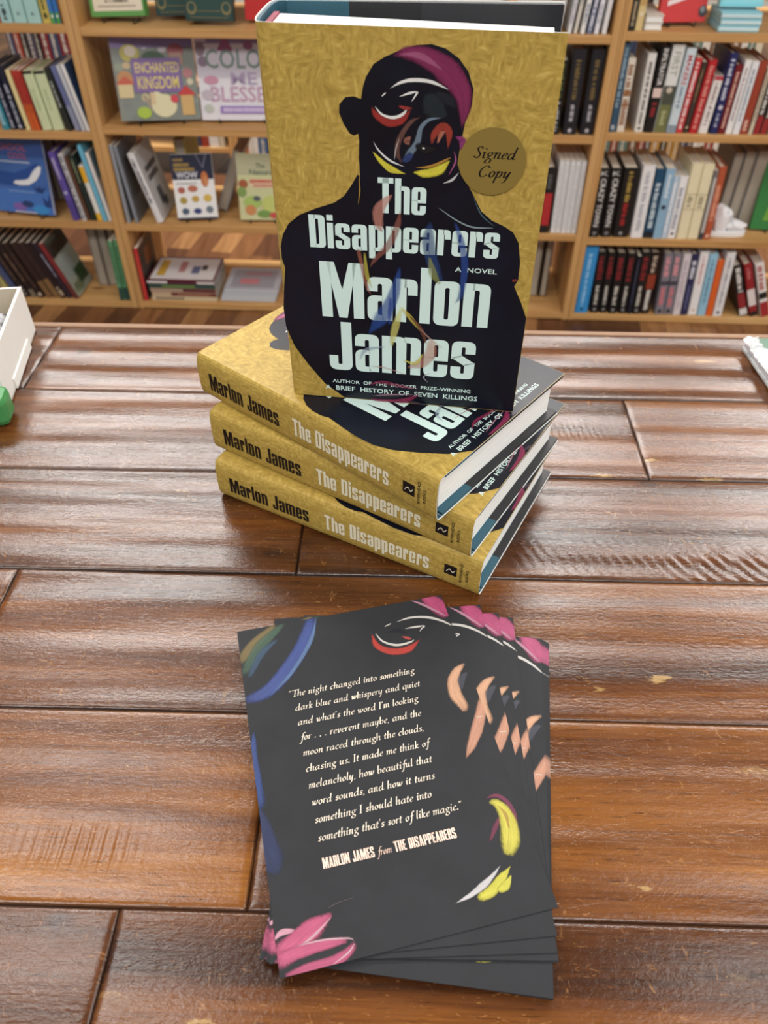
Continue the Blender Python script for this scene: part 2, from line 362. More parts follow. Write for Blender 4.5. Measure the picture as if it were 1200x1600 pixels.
COVER_STROKES = [([(13.4,73.2),(11.5,82.5),(14.3,94.0),(19.8,102.9),(27.5,109.9),(36.9,112.4),(47.5,111.6)],[1.72,6.86,9.44,11.44,9.44,6.58,1.43],(128,38,84),0.95),
 ([(12.3,76.8),(12.8,88.3),(18.8,100.0)],[0.86,3.15,1.14],(176,96,134),0.7),
 ([(30.2,91.8),(36.9,96.5),(41.5,103.4)],[7.15,11.44,4.29],(24,36,42),0.9),
 ([(29.4,96.1),(33.1,103.7),(37.1,108.4)],[2.86,5.15,1.43],(20,24,34),0.9),
 ([(32.7,68.0),(30.7,70.2)],[0.71,0.57],(225,225,225),0.95),
 ([(28.9,72.0),(25.4,78.4),(24.0,85.7),(24.7,94.5),(28.0,103.7)],[0.43,1.43,1.86,1.57,0.71],(232,232,228),0.95),
 ([(32.5,77.3),(30.5,82.9),(29.6,87.0)],[0.43,1.14,0.86],(230,230,228),0.95),
 ([(29.5,87.3),(32.3,85.6),(34.8,83.9)],[1.14,0.71,0.29],(230,230,228),0.95),
 ([(38.0,62.2),(42.5,65.2),(45.8,71.8),(44.1,78.6),(38.5,83.8)],[1.43,3.43,4.0,4.0,1.43],(152,44,40),0.95),
 ([(37.6,64.0),(41.7,68.0),(43.1,74.0),(41.2,79.3),(37.4,82.3)],[0.57,1.14,1.57,1.57,0.57],(235,235,230),0.95),
 ([(37.1,77.0),(38.0,80.8),(37.8,84.8)],[1.14,1.72,0.57],(150,50,46),0.95),
 ([(41.9,89.2),(45.6,83.2),(54.3,77.7),(61.8,76.7),(67.8,79.7)],[0.71,2.29,2.86,2.57,0.71],(104,70,62),0.8),
 ([(41.9,101.2),(43.4,93.7),(47.9,89.4),(55.3,87.7),(61.5,83.5),(66.3,79.7)],[0.57,1.72,2.29,3.15,3.72,1.14],(120,138,156),0.75),
 ([(52.5,84.1),(54.8,81.9),(57.0,83.5)],[1.43,3.43,1.14],(150,98,82),0.8),
 ([(56.4,95.5),(50.4,97.1),(46.6,101.4),(49.3,104.9),(58.1,104.8)],[1.43,3.72,4.29,3.72,1.14],(156,58,44),0.85),
 ([(55.5,98.8),(50.2,100.9),(48.7,103.1)],[1.14,2.29,0.86],(196,120,100),0.7),
 ([(61.4,85.1),(64.6,82.0),(66.0,78.9)],[3.72,3.43,1.14],(42,60,112),0.85),
 ([(56.8,86.5),(58.8,92.8),(57.7,98.9)],[3.72,4.86,2.29],(8,8,14),0.95),
 ([(58.1,90.5),(58.6,92.0)],[0.71,1.0],(220,220,215),0.95),
 ([(71.8,85.7),(72.1,92.5),(69.8,100.3),(64.1,106.2)],[1.43,4.29,4.86,1.72],(216,206,66),0.95),
 ([(69.3,86.9),(67.7,96.3),(62.5,106.9)],[0.57,1.43,1.14],(190,140,60),0.8),
 ([(72.6,105.9),(64.7,109.4),(58.7,108.2)],[0.43,1.0,0.43],(170,90,140),0.8),
 ([(51.3,108.5),(53.3,112.5),(58.3,111.6)],[1.14,3.72,1.14],(140,50,110),0.85),
 ([(61.3,62.5),(66.9,67.8),(70.9,74.2),(73.0,81.9)],[0.86,2.57,3.15,0.71],(214,204,66),0.95),
 ([(68.7,67.8),(71.6,72.6),(72.9,77.4)],[0.71,1.72,0.57],(206,196,70),0.95),
 ([(55.6,62.9),(60.8,66.3),(65.9,72.6),(69.0,80.9)],[0.29,0.86,1.14,0.43],(225,225,225),0.95),
 ([(77.2,103.0),(74.9,108.0),(70.4,111.8)],[0.43,1.43,0.43],(220,220,220),0.95),
 ([(65.7,75.0),(58.8,76.0),(52.8,78.1)],[0.43,0.86,0.29],(190,180,180),0.7),
 ([(84.9,74.4),(88.6,70.3),(95.3,65.8),(104.0,66.0),(108.7,68.6)],[1.11,4.17,6.12,5.28,1.39],(206,140,126),0.75),
 ([(93.8,78.7),(104.0,77.1),(116.3,72.0),(126.2,63.6),(132.8,59.8)],[1.39,3.89,4.17,2.78,0.83],(150,92,80),0.7),
 ([(119.2,52.7),(131.5,55.1),(146.0,58.1),(151.7,61.1)],[3.06,2.22,1.95,0.7],(164,98,80),0.75),
 ([(122.0,56.8),(137.8,58.3),(146.6,61.4)],[1.67,2.5,0.83],(206,196,84),0.7),
 ([(99.8,97.0),(111.7,96.0),(126.8,99.5),(139.1,106.0)],[3.34,7.23,6.95,3.34],(44,74,132),0.7),
 ([(122.3,97.0),(133.1,99.8),(140.8,104.6)],[1.95,4.73,2.22],(160,168,96),0.6),
 ([(98.2,110.8),(111.8,115.9),(126.9,119.1),(146.4,118.0),(153.7,114.3)],[1.67,3.89,4.17,3.61,0.83],(44,78,156),0.75),
 ([(129.8,79.1),(151.4,74.8),(167.6,67.1),(181.0,58.3)],[2.78,6.95,9.17,2.78],(44,82,160),0.75),
 ([(151.5,73.3),(172.5,72.6)],[2.22,2.78],(36,70,160),0.8),
 ([(158.7,80.2),(174.0,76.5),(189.3,73.8)],[2.22,4.73,2.78],(224,218,124),0.7),
 ([(157.9,79.5),(166.0,86.5),(176.4,94.6)],[1.67,3.06,1.67],(216,200,90),0.7),
 ([(164.3,85.7),(174.3,93.8),(184.9,97.3)],[1.11,2.78,1.67],(120,70,54),0.8),
 ([(181.0,100.3),(192.1,100.7),(200.2,95.4),(205.5,85.0)],[6.12,7.23,6.95,2.78],(206,142,122),0.6),
 ([(199.2,81.6),(201.1,90.6),(192.6,95.6)],[1.11,2.5,1.11],(220,210,90),0.75),
 ([(172.6,92.2),(181.0,100.3),(187.6,109.3)],[0.56,1.11,0.56],(214,170,160),0.6),
 ([(206.1,58.7),(206.9,70.2),(211.4,85.1)],[0.56,0.83,0.42],(200,150,140),0.7),
 ([(189.2,70.2),(193.3,56.4),(202.4,51.8)],[1.11,2.5,0.83],(150,166,190),0.6),
 ([(207.5,101.4),(211.9,96.6),(216.6,100.1)],[0.42,0.83,0.42],(200,190,200),0.7),
 ([(223.0,56.4),(219.3,66.9),(221.2,80.3),(222.7,93.7)],[1.11,2.78,2.5,0.83],(132,34,72),0.85),
 ([(234.7,58.2),(236.0,70.2),(233.7,83.8),(226.2,95.4)],[1.39,3.89,4.17,1.11],(150,44,86),0.85),
 ([(232.0,60.0),(229.5,73.6),(227.8,90.5)],[0.56,1.11,0.56],(206,150,170),0.6),
 ([(233.4,87.2),(236.9,94.1),(241.1,90.8)],[1.39,4.17,1.39],(90,70,90),0.6),
 ([(90.8,100.5),(98.1,112.2),(101.7,122.1),(101.4,134.8)],[0.42,0.83,0.97,0.56],(170,190,196),0.75),
 ([(82.9,120.4),(93.7,126.3),(100.6,134.8)],[0.28,0.83,0.42],(90,120,130),0.7),
 ([(134.5,148.8),(133.7,151.6)],[1.67,1.67],(150,60,50),0.9),
 ([(92.5,53.7),(84.0,54.9),(75.8,54.6)],[0.28,0.7,0.28],(190,150,66),0.95)]
CARD_STROKES = [([(-46.7,111.5),(-63.9,97.6),(-75.7,83.8)],[4.4,6.8,7.2],(160,138,80),0.62),
 ([(-40.8,111.6),(-59.4,95.4),(-74.1,73.8)],[4.4,7.2,6.0],(80,118,96),0.62),
 ([(-47.1,98.6),(-59.8,88.3),(-70.4,70.7)],[2.4,4.4,3.6],(64,100,136),0.6),
 ([(-20.3,114.6),(-30.9,90.0),(-46.7,69.0),(-61.2,56.9),(-75.9,53.8)],[8.0,8.8,9.2,8.8,7.6],(62,86,164),0.9),
 ([(-17.9,111.9),(-25.7,91.2),(-41.7,69.0),(-58.9,53.1)],[1.2,2.8,2.4,0.8],(104,138,190),0.8),
 ([(-71.2,30.6),(-73.8,16.0),(-74.4,-4.4),(-73.5,-22.1)],[2.0,4.8,6.8,7.2],(52,80,150),0.85),
 ([(-75.2,-18.7),(-73.1,-37.6),(-70.6,-52.5),(-67.9,-60.8)],[5.2,10.0,12.0,6.0],(56,70,120),0.6),
 ([(27.2,92.0),(32.6,93.8)],[0.6,1.0],(230,228,222),0.95),
 ([(35.5,94.1),(47.3,95.7),(58.9,93.3),(67.7,88.2),(74.6,81.7)],[0.6,1.6,2.0,1.8,1.6],(236,232,226),0.95),
 ([(17.0,88.6),(18.4,77.3),(26.9,70.3),(38.5,69.5),(48.9,75.8)],[1.2,4.0,4.8,4.8,1.2],(206,70,62),0.95),
 ([(19.6,88.0),(23.3,79.8),(31.9,74.6),(41.9,75.0),(45.2,77.1)],[0.8,1.4,1.8,1.6,0.6],(240,236,228),0.95),
 ([(36.5,81.1),(40.8,78.6),(43.4,77.0)],[0.6,2.4,1.0],(214,90,84),0.8),
 ([(40.6,87.1),(49.0,86.9),(55.4,86.5)],[0.6,1.6,1.0],(236,232,226),0.95),
 ([(55.3,86.2),(52.4,84.4),(50.2,82.1)],[1.2,0.8,0.4],(236,232,226),0.95),
 ([(26.8,86.3),(35.0,86.9),(41.9,82.8)],[0.8,3.2,0.8],(38,44,58),0.7),
 ([(60.2,112.8),(67.3,104.7),(74.7,90.9)],[6.8,11.2,10.4],(204,84,134),0.95),
 ([(51.3,111.1),(59.9,104.3),(72.6,90.9)],[1.2,2.0,1.6],(232,170,196),0.7),
 ([(73.0,49.7),(66.1,45.0),(61.3,37.2),(59.8,27.4),(61.9,18.6),(61.5,13.3)],[2.3,5.06,6.9,7.36,6.44,4.6],(240,186,148),0.95),
 ([(72.1,42.5),(66.9,37.5),(64.9,29.8)],[2.76,4.6,2.3],(92,96,110),0.6),
 ([(76.0,23.2),(72.3,12.2),(65.2,-0.3),(58.8,-9.8),(52.4,-18.0)],[3.68,5.98,6.44,5.06,1.38],(224,164,136),0.95),
 ([(67.1,8.2),(72.6,7.9)],[0.46,0.55],(246,226,206),0.95),
 ([(56.2,-44.9),(62.5,-44.5),(67.0,-48.7),(69.2,-56.9),(67.1,-68.0)],[1.24,2.48,2.48,2.23,0.99],(140,66,96),0.8),
 ([(60.4,-57.2),(55.5,-63.0),(50.0,-69.9)],[2.48,2.48,1.24],(132,60,88),0.8),
 ([(56.7,-47.8),(61.0,-48.8),(63.9,-54.8),(64.0,-62.7),(62.0,-70.8),(57.3,-79.6)],[2.48,4.96,6.82,8.68,9.3,6.82],(232,222,90),0.95),
 ([(61.7,-50.4),(64.1,-56.9),(63.3,-65.4)],[0.62,1.86,0.99],(214,176,90),0.7),
 ([(33.5,-96.9),(36.6,-96.7),(42.2,-95.3),(49.3,-90.5),(57.2,-84.7)],[3.47,4.71,4.96,4.34,0.74],(228,222,84),0.95),
 ([(45.5,-95.9),(50.3,-94.4),(55.7,-89.6)],[3.1,4.34,0.99],(226,220,86),0.95),
 ([(21.1,-97.0),(30.4,-94.8),(39.2,-91.2),(46.0,-87.4),(51.8,-83.1)],[0.37,2.23,3.22,1.86,0.37],(232,228,230),0.9),
 ([(-74.8,-92.9),(-70.3,-90.1),(-63.3,-90.8)],[1.36,2.89,2.04],(238,176,196),0.9),
 ([(-76.1,-100.8),(-66.2,-97.3),(-55.2,-92.1),(-43.1,-86.6)],[9.35,9.35,9.35,3.4],(218,100,142),0.92),
 ([(-65.3,-99.9),(-54.4,-95.3),(-43.4,-88.1)],[0.51,1.36,0.51],(240,190,206),0.8),
 ([(-75.8,-103.2),(-64.3,-101.3),(-51.5,-100.7),(-37.5,-101.3)],[9.35,5.95,4.76,3.4],(216,100,142),0.92),
 ([(-35.1,-102.2),(-36.8,-105.9),(-46.1,-109.6),(-58.7,-109.8),(-71.9,-110.7)],[2.55,4.25,5.1,4.76,3.4],(206,96,136),0.92),
 ([(-65.1,-98.4),(-51.1,-98.4),(-37.4,-100.6),(-34.4,-102.7)],[0.26,0.85,0.85,0.51],(240,200,212),0.8),
 ([(-34.4,-103.6),(-38.7,-107.3),(-47.6,-111.0)],[0.43,0.68,0.34],(240,214,220),0.8),
 ([(-45.3,-83.9),(-39.0,-82.2),(-29.5,-81.5)],[0.34,0.26,0.17],(150,130,136),0.5)]

# ------------------------------------------------------------------ materials
def brush_material():
    m, nt, b = nodes('brush_paint')
    at = N(nt, 'ShaderNodeAttribute', attribute_name='tint'); uv = N(nt, 'ShaderNodeUVMap', uv_map='stroke')
    sep = N(nt, 'ShaderNodeSeparateXYZ'); nt.links.new(uv.outputs[0], sep.inputs[0])
    geo = nt.nodes.new('ShaderNodeTexCoord')
    mp = N(nt, 'ShaderNodeMapping'); mp.inputs['Scale'].default_value = (1.6, 15, 1); nt.links.new(uv.outputs[0], mp.inputs['Vector'])
    n1 = N(nt, 'ShaderNodeTexNoise', Scale=1.0, Detail=4.0, Roughness=0.65); nt.links.new(mp.outputs[0], n1.inputs['Vector'])
    n2 = N(nt, 'ShaderNodeTexNoise', Scale=900.0, Detail=2.0); nt.links.new(geo.outputs['Object'], n2.inputs['Vector'])
    def math_(op, a, bb):
        x = N(nt, 'ShaderNodeMath', operation=op)
        for i, q in enumerate((a, bb)):
            if isinstance(q, (int, float)): x.inputs[i].default_value = q
            else: nt.links.new(q, x.inputs[i])
        return x.outputs[0]
    v = sep.outputs[1]; u = sep.outputs[0]
    ev = math_('MULTIPLY', math_('MULTIPLY', v, math_('SUBTRACT', 1.0, v)), 4.0)      # 0 at the sides, 1 in the middle
    eu = math_('MULTIPLY', math_('MULTIPLY', u, math_('SUBTRACT', 1.0, u)), 4.0)
    e = math_('MULTIPLY', math_('POWER', ev, 0.8), math_('POWER', eu, 0.25))
    nn = math_('ADD', math_('MULTIPLY', n1.outputs['Fac'], 0.75), math_('MULTIPLY', n2.outputs['Fac'], 0.35))
    a = N(nt, 'ShaderNodeMapRange', interpolation_type='SMOOTHSTEP')
    nt.links.new(math_('SUBTRACT', math_('MULTIPLY', e, 1.45), math_('MULTIPLY', nn, 1.05)), a.inputs['Value'])
    a.inputs['From Min'].default_value = -0.02; a.inputs['From Max'].default_value = 0.62
    al = math_('MULTIPLY', a.outputs['Result'], at.outputs['Alpha'])
    hs = N(nt, 'ShaderNodeHueSaturation'); nt.links.new(at.outputs['Color'], hs.inputs['Color'])
    mr = N(nt, 'ShaderNodeMapRange'); nt.links.new(n1.outputs['Fac'], mr.inputs['Value'])
    mr.inputs['From Min'].default_value = 0.3; mr.inputs['From Max'].default_value = 0.7
    mr.inputs['To Min'].default_value = 0.6; mr.inputs['To Max'].default_value = 1.22
    nt.links.new(mr.outputs['Result'], hs.inputs['Value'])
    nt.links.new(hs.outputs[0], b.inputs['Base Color']); nt.links.new(al, b.inputs['Alpha'])
    b.inputs['Roughness'].default_value = 0.5
    return m
BRUSH = brush_material()

def gold_material():
    m, nt, b = nodes('gold_brushwork')
    mp = mapped(nt, (1, 1, 1))
    w = N(nt, 'ShaderNodeTexNoise', Scale=38.0, Detail=1.0); nt.links.new(mp.outputs[0], w.inputs['Vector'])
    ad = N(nt, 'ShaderNodeMixRGB', blend_type='ADD'); ad.inputs[0].default_value = 0.015
    nt.links.new(mp.outputs[0], ad.inputs[1]); nt.links.new(w.outputs['Color'], ad.inputs[2])
    a1 = N(nt, 'ShaderNodeMapping'); a1.inputs['Scale'].default_value = (1.0, 0.28, 1); nt.links.new(ad.outputs[0], a1.inputs[0])
    a2 = N(nt, 'ShaderNodeMapping'); a2.inputs['Scale'].default_value = (0.28, 1.0, 1); a2.inputs['Rotation'].default_value = (0, 0, 0.5); nt.links.new(ad.outputs[0], a2.inputs[0])
    n1 = N(nt, 'ShaderNodeTexNoise', Scale=420.0, Detail=3.0, Roughness=0.6); nt.links.new(a1.outputs[0], n1.inputs['Vector'])
    n2 = N(nt, 'ShaderNodeTexNoise', Scale=420.0, Detail=3.0, Roughness=0.6); nt.links.new(a2.outputs[0], n2.inputs['Vector'])
    sel = N(nt, 'ShaderNodeTexNoise', Scale=120.0, Detail=1.0); nt.links.new(mp.outputs[0], sel.inputs['Vector'])
    sr = N(nt, 'ShaderNodeMapRange'); sr.inputs['From Min'].default_value = 0.46; sr.inputs['From Max'].default_value = 0.54
    nt.links.new(sel.outputs['Fac'], sr.inputs['Value'])
    mx = N(nt, 'ShaderNodeMixRGB'); nt.links.new(sr.outputs[0], mx.inputs[0]); nt.links.new(n1.outputs['Fac'], mx.inputs[1]); nt.links.new(n2.outputs['Fac'], mx.inputs[2])
    r = ramp(nt, [(0.28, (146, 122, 56)), (0.47, (168, 141, 68)), (0.60, (180, 153, 78)), (0.78, (202, 176, 98))])
    nt.links.new(mx.outputs[0], r.inputs[0]); nt.links.new(r.outputs[0], b.inputs['Base Color'])
    b.inputs['Roughness'].default_value = 0.45; b.inputs['Specular IOR Level'].default_value = 0.25
    return m
GOLD = gold_material()
def ink_material():
    m, nt, b = nodes('midnight_ink')
    mp = mapped(nt, (1, 1, 1))
    n = N(nt, 'ShaderNodeTexNoise', Scale=28.0, Detail=5.0, Roughness=0.6); nt.links.new(mp.outputs[0], n.inputs['Vector'])
    r = ramp(nt, [(0.35, (6, 8, 18)), (0.75, (15, 19, 36))])
    nt.links.new(n.outputs['Fac'], r.inputs[0]); nt.links.new(r.outputs[0], b.inputs['Base Color'])
    b.inputs['Roughness'].default_value = 0.36; b.inputs['Specular IOR Level'].default_value = 0.35
    return m
INK = ink_material()
def pages_material(axis, tint=(233, 232, 222), name='page_edges'):
    m, nt, b = nodes(name)
    sc = [25, 25, 25]; sc[axis] = 2600
    mp = mapped(nt, sc)
    n = N(nt, 'ShaderNodeTexNoise', Scale=1.0, Detail=3.0); nt.links.new(mp.outputs[0], n.inputs['Vector'])
    d = tuple(int(c*0.93) for c in tint)
    r = ramp(nt, [(0.3, d), (0.62, tint)]); nt.links.new(n.outputs['Fac'], r.inputs[0]); nt.links.new(r.outputs[0], b.inputs['Base Color'])
    b.inputs['Roughness'].default_value = 0.8
    return m
PAGES_Z = pages_material(2, (246, 247, 243)); PAGES_X = pages_material(0, (226, 216, 196)); PAGES_DARKER = pages_material(0, (176, 166, 150), 'page_edges_darker')  # third: darker page tone, for the books turned backwards
TITLE = mat((204, 228, 222), 0.4); CREAM = mat((222, 216, 190), 0.4); BLACK_INK = mat((14, 13, 14), 0.4)
TEAL = mat((38, 82, 98), 0.6, vary=0.12); BOARD = mat((22, 23, 27), 0.5, vary=0.12)

def card_material():
    m, nt, b = nodes('card_stock')
    mp = mapped(nt, (1, 1, 1))
    n = N(nt, 'ShaderNodeTexNoise', Scale=2200.0, Detail=2.0); nt.links.new(mp.outputs[0], n.inputs['Vector'])
    n2 = N(nt, 'ShaderNodeTexNoise', Scale=40.0, Detail=3.0); nt.links.new(mp.outputs[0], n2.inputs['Vector'])
    r = ramp(nt, [(0.3, (33, 35, 39)), (0.7, (41, 43, 47))]); nt.links.new(n.outputs['Fac'], r.inputs[0])
    r2 = ramp(nt, [(0.3, (230, 230, 230)), (0.7, (255, 255, 255))]); nt.links.new(n2.outputs['Fac'], r2.inputs[0])
    mx = N(nt, 'ShaderNodeMixRGB', blend_type='MULTIPLY'); mx.inputs[0].default_value = 1
    nt.links.new(r.outputs[0], mx.inputs[1]); nt.links.new(r2.outputs[0], mx.inputs[2]); nt.links.new(mx.outputs[0], b.inputs['Base Color'])
    bp = N(nt, 'ShaderNodeBump', Strength=0.12, Distance=0.0004); nt.links.new(n.outputs['Fac'], bp.inputs['Height']); nt.links.new(bp.outputs[0], b.inputs['Normal'])
    b.inputs['Roughness'].default_value = 0.6; b.inputs['Specular IOR Level'].default_value = 0.3
    return m
CARD = card_material(); CARD_EDGE = mat((72, 72, 76), 0.7)

def pine_material(name='pine', along=0):
    m, nt, b = nodes(name)
    sc = [38, 38, 38]; sc[along] = 1.6
    mp = mapped(nt, sc)
    n = N(nt, 'ShaderNodeTexNoise', Scale=1.0, Detail=5.0, Roughness=0.6, Distortion=0.8); nt.links.new(mp.outputs[0], n.inputs['Vector'])
    r = ramp(nt, [(0.28, (168, 122, 70)), (0.5, (198, 152, 94)), (0.72, (214, 172, 116))])
    nt.links.new(n.outputs['Fac'], r.inputs[0])
    sc2 = [9, 9, 9]; sc2[along] = 4
    mp2 = mapped(nt, sc2); v = N(nt, 'ShaderNodeTexVoronoi', Scale=1.0); nt.links.new(mp2.outputs[0], v.inputs['Vector'])
    kr = N(nt, 'ShaderNodeMapRange'); kr.inputs['From Min'].default_value = 0.03; kr.inputs['From Max'].default_value = 0.12
    nt.links.new(v.outputs['Distance'], kr.inputs['Value'])
    mx = N(nt, 'ShaderNodeMixRGB'); nt.links.new(kr.outputs[0], mx.inputs[0]); mx.inputs[1].default_value = lin((132, 84, 44)) + (1,)
    nt.links.new(r.outputs[0], mx.inputs[2]); nt.links.new(mx.outputs[0], b.inputs['Base Color'])
    b.inputs['Roughness'].default_value = 0.5
    return m
PINE_X = pine_material('pine_shelf', 0); PINE_Z = pine_material('pine_upright', 2)

def floor_material():
    m, nt, b = nodes('laminate_floor')
    mp = mapped(nt, (1, 1, 1), (0, 0, R(90 + 9)))
    br = N(nt, 'ShaderNodeTexBrick', Scale=1.0); br.offset = 0.37
    br.inputs['Brick Width'].default_value = 0.55; br.inputs['Row Height'].default_value = 0.075; br.inputs['Mortar Size'].default_value = 0.0012
    br.inputs['Color1'].default_value = (0, 0, 0, 1); br.inputs['Color2'].default_value = (1, 1, 1, 1); br.inputs['Mortar'].default_value = (0, 0, 0, 1)
    nt.links.new(mp.outputs[0], br.inputs['Vector'])
    r = ramp(nt, [(0.0, (84, 52, 33)), (0.4, (114, 74, 46)), (0.75, (144, 100, 62)), (1.0, (166, 122, 78))]); nt.links.new(br.outputs['Color'], r.inputs[0])
    mp2 = mapped(nt, (45, 3, 1))
    n = N(nt, 'ShaderNodeTexNoise', Scale=1.0, Detail=4.0); nt.links.new(mp2.outputs[0], n.inputs['Vector'])
    g = ramp(nt, [(0.3, (200, 190, 180)), (0.7, (255, 255, 255))]); nt.links.new(n.outputs['Fac'], g.inputs[0])
    mx = N(nt, 'ShaderNodeMixRGB', blend_type='MULTIPLY'); mx.inputs[0].default_value = 1
    nt.links.new(r.outputs[0], mx.inputs[1]); nt.links.new(g.outputs[0], mx.inputs[2]); nt.links.new(mx.outputs[0], b.inputs['Base Color'])
    b.inputs['Roughness'].default_value = 0.38
    return m
FLOOR = floor_material()

def table_material():
    m, nt, b = nodes('scraped_acacia')
    at = N(nt, 'ShaderNodeAttribute', attribute_name='plank')            # x: plank tone, y: plank seed
    sp = N(nt, 'ShaderNodeSeparateXYZ'); nt.links.new(at.outputs['Vector'], sp.inputs[0])
    tc = nt.nodes.new('ShaderNodeTexCoord')
    cb = N(nt, 'ShaderNodeCombineXYZ'); nt.links.new(sp.outputs[1], cb.inputs[2])
    ad = N(nt, 'ShaderNodeVectorMath', operation='ADD'); nt.links.new(tc.outputs['Object'], ad.inputs[0]); nt.links.new(cb.outputs[0], ad.inputs[1])
    def noise(sx, sy, det=4.0, rough=0.6, dist=0.0):
        mp = N(nt, 'ShaderNodeMapping'); mp.inputs['Scale'].default_value = (sx, sy, 3); nt.links.new(ad.outputs[0], mp.inputs[0])
        n = N(nt, 'ShaderNodeTexNoise', Scale=1.0, Detail=det, Roughness=rough, Distortion=dist); nt.links.new(mp.outputs[0], n.inputs['Vector'])
        return n.outputs['Fac']
    def mr(v, a, bb, c, d):
        x = N(nt, 'ShaderNodeMapRange'); nt.links.new(v, x.inputs['Value'])
        for k, q in zip(('From Min', 'From Max', 'To Min', 'To Max'), (a, bb, c, d)): x.inputs[k].default_value = q
        return x.outputs[0]
    def mth(op, a, bb):
        x = N(nt, 'ShaderNodeMath', operation=op)
        for i, q in enumerate((a, bb)):
            if isinstance(q, (int, float)): x.inputs[i].default_value = q
            else: nt.links.new(q, x.inputs[i])
        return x.outputs[0]
    band = noise(2.2, 34, 3.0, 0.5, 0.6); grain = noise(16, 420, 4.0, 0.7, 0.2); pores = noise(60, 900, 2.0)
    tone = mth('ADD', mth('ADD', mth('MULTIPLY', band, 0.95), mth('MULTIPLY', grain, 0.38)), mth('SUBTRACT', sp.outputs[0], 0.70))
    r = ramp(nt, [(0.10, (52, 28, 14)), (0.34, (88, 50, 23)), (0.55, (122, 75, 32)), (0.75, (152, 101, 43)), (0.95, (184, 134, 66))])
    nt.links.new(tone, r.inputs[0])
    pm = mr(pores, 0.28, 0.40, 0.35, 1.0)
    mul = N(nt, 'ShaderNodeMixRGB', blend_type='MULTIPLY'); mul.inputs[0].default_value = 0.8; nt.links.new(r.outputs[0], mul.inputs[1]); nt.links.new(pm, mul.inputs[2])
    # dark knots
    mpk = N(nt, 'ShaderNodeMapping'); mpk.inputs['Scale'].default_value = (9, 16, 5); nt.links.new(ad.outputs[0], mpk.inputs[0])
    vk = N(nt, 'ShaderNodeTexVoronoi', Scale=1.0); nt.links.new(mpk.outputs[0], vk.inputs['Vector'])
    kf = mr(mth('ADD', vk.outputs['Distance'], mth('MULTIPLY', noise(60, 120), 0.10)), 0.09, 0.15, 0.75, 0.0)
    kn = N(nt, 'ShaderNodeMixRGB'); nt.links.new(kf, kn.inputs[0]); nt.links.new(mul.outputs[0], kn.inputs[1]); kn.inputs[2].default_value = lin((44, 26, 20)) + (1,)
    # pale flecks where the finish is worn through
    mpf = N(nt, 'ShaderNodeMapping'); mpf.inputs['Scale'].default_value = (22, 80, 5); nt.links.new(ad.outputs[0], mpf.inputs[0])
    vf = N(nt, 'ShaderNodeTexVoronoi', Scale=1.0, Randomness=1.0); nt.links.new(mpf.outputs[0], vf.inputs['Vector'])
    sepc = N(nt, 'ShaderNodeSeparateColor'); nt.links.new(vf.outputs['Color'], sepc.inputs[0])
    ff = mth('MULTIPLY', mr(mth('ADD', vf.outputs['Distance'], mth('MULTIPLY', noise(90, 260, 4.0, 0.7), 0.75)), 0.52, 0.60, 0.65, 0.0), mr(sepc.outputs[0], 0.93, 0.95, 0.0, 1.0))
    fk = N(nt, 'ShaderNodeMixRGB'); nt.links.new(ff, fk.inputs[0]); nt.links.new(kn.outputs[0], fk.inputs[1]); fk.inputs[2].default_value = lin((170, 140, 88)) + (1,)
    # short pale nicks and scratches in the finish
    mpn = N(nt, 'ShaderNodeMapping'); mpn.inputs['Scale'].default_value = (130, 420, 5); mpn.inputs['Rotation'].default_value = (0, 0, 0.25); nt.links.new(ad.outputs[0], mpn.inputs[0])
    nk = N(nt, 'ShaderNodeTexNoise', Scale=1.0, Detail=2.0, Distortion=1.5); nt.links.new(mpn.outputs[0], nk.inputs['Vector'])
    mpn2 = N(nt, 'ShaderNodeMapping'); mpn2.inputs['Scale'].default_value = (300, 110, 5); mpn2.inputs['Rotation'].default_value = (0, 0, 0.7); nt.links.new(ad.outputs[0], mpn2.inputs[0])
    nk2 = N(nt, 'ShaderNodeTexNoise', Scale=1.0, Detail=2.0, Distortion=1.0); nt.links.new(mpn2.outputs[0], nk2.inputs['Vector'])
    nick = mth('MAXIMUM', mr(nk.outputs['Fac'], 0.64, 0.74, 0.0, 0.26), mr(nk2.outputs['Fac'], 0.68, 0.76, 0.0, 0.26))
    nx = N(nt, 'ShaderNodeMixRGB'); nt.links.new(nick, nx.inputs[0]); nt.links.new(fk.outputs[0], nx.inputs[1]); nx.inputs[2].default_value = lin((190, 140, 84)) + (1,)
    fk = nx
    # seam dirt
    sm = N(nt, 'ShaderNodeMixRGB'); nt.links.new(mr(sp.outputs[2], 0.0, 1.0, 0.0, 0.9), sm.inputs[0]); nt.links.new(fk.outputs[0], sm.inputs[1]); sm.inputs[2].default_value = lin((26, 17, 14)) + (1,)
    nt.links.new(sm.outputs[0], b.inputs['Base Color'])
    nt.links.new(mr(noise(40, 60, 5.0, 0.7), 0.3, 0.7, 0.15, 0.25), b.inputs['Roughness'])
    b.inputs['Specular IOR Level'].default_value = 0.52
    # fine surface: grain, pitting, scratches
    n3 = noise(240, 420, 4.0, 0.65)
    mps = N(nt, 'ShaderNodeMapping'); mps.inputs['Scale'].default_value = (26, 90, 1); mps.inputs['Rotation'].default_value = (0, 0, 0.6); nt.links.new(ad.outputs[0], mps.inputs[0])
    vs = N(nt, 'ShaderNodeTexVoronoi', Scale=1.0, feature='DISTANCE_TO_EDGE'); nt.links.new(mps.outputs[0], vs.inputs['Vector'])
    sc = mr(vs.outputs['Distance'], 0.0, 0.006, -0.07, 0.0)
    h = mth('ADD', mth('ADD', mth('MULTIPLY', n3, 1.0), mth('MULTIPLY', grain, 0.5)), mth('ADD', sc, mth('MULTIPLY', nick, -0.35)))
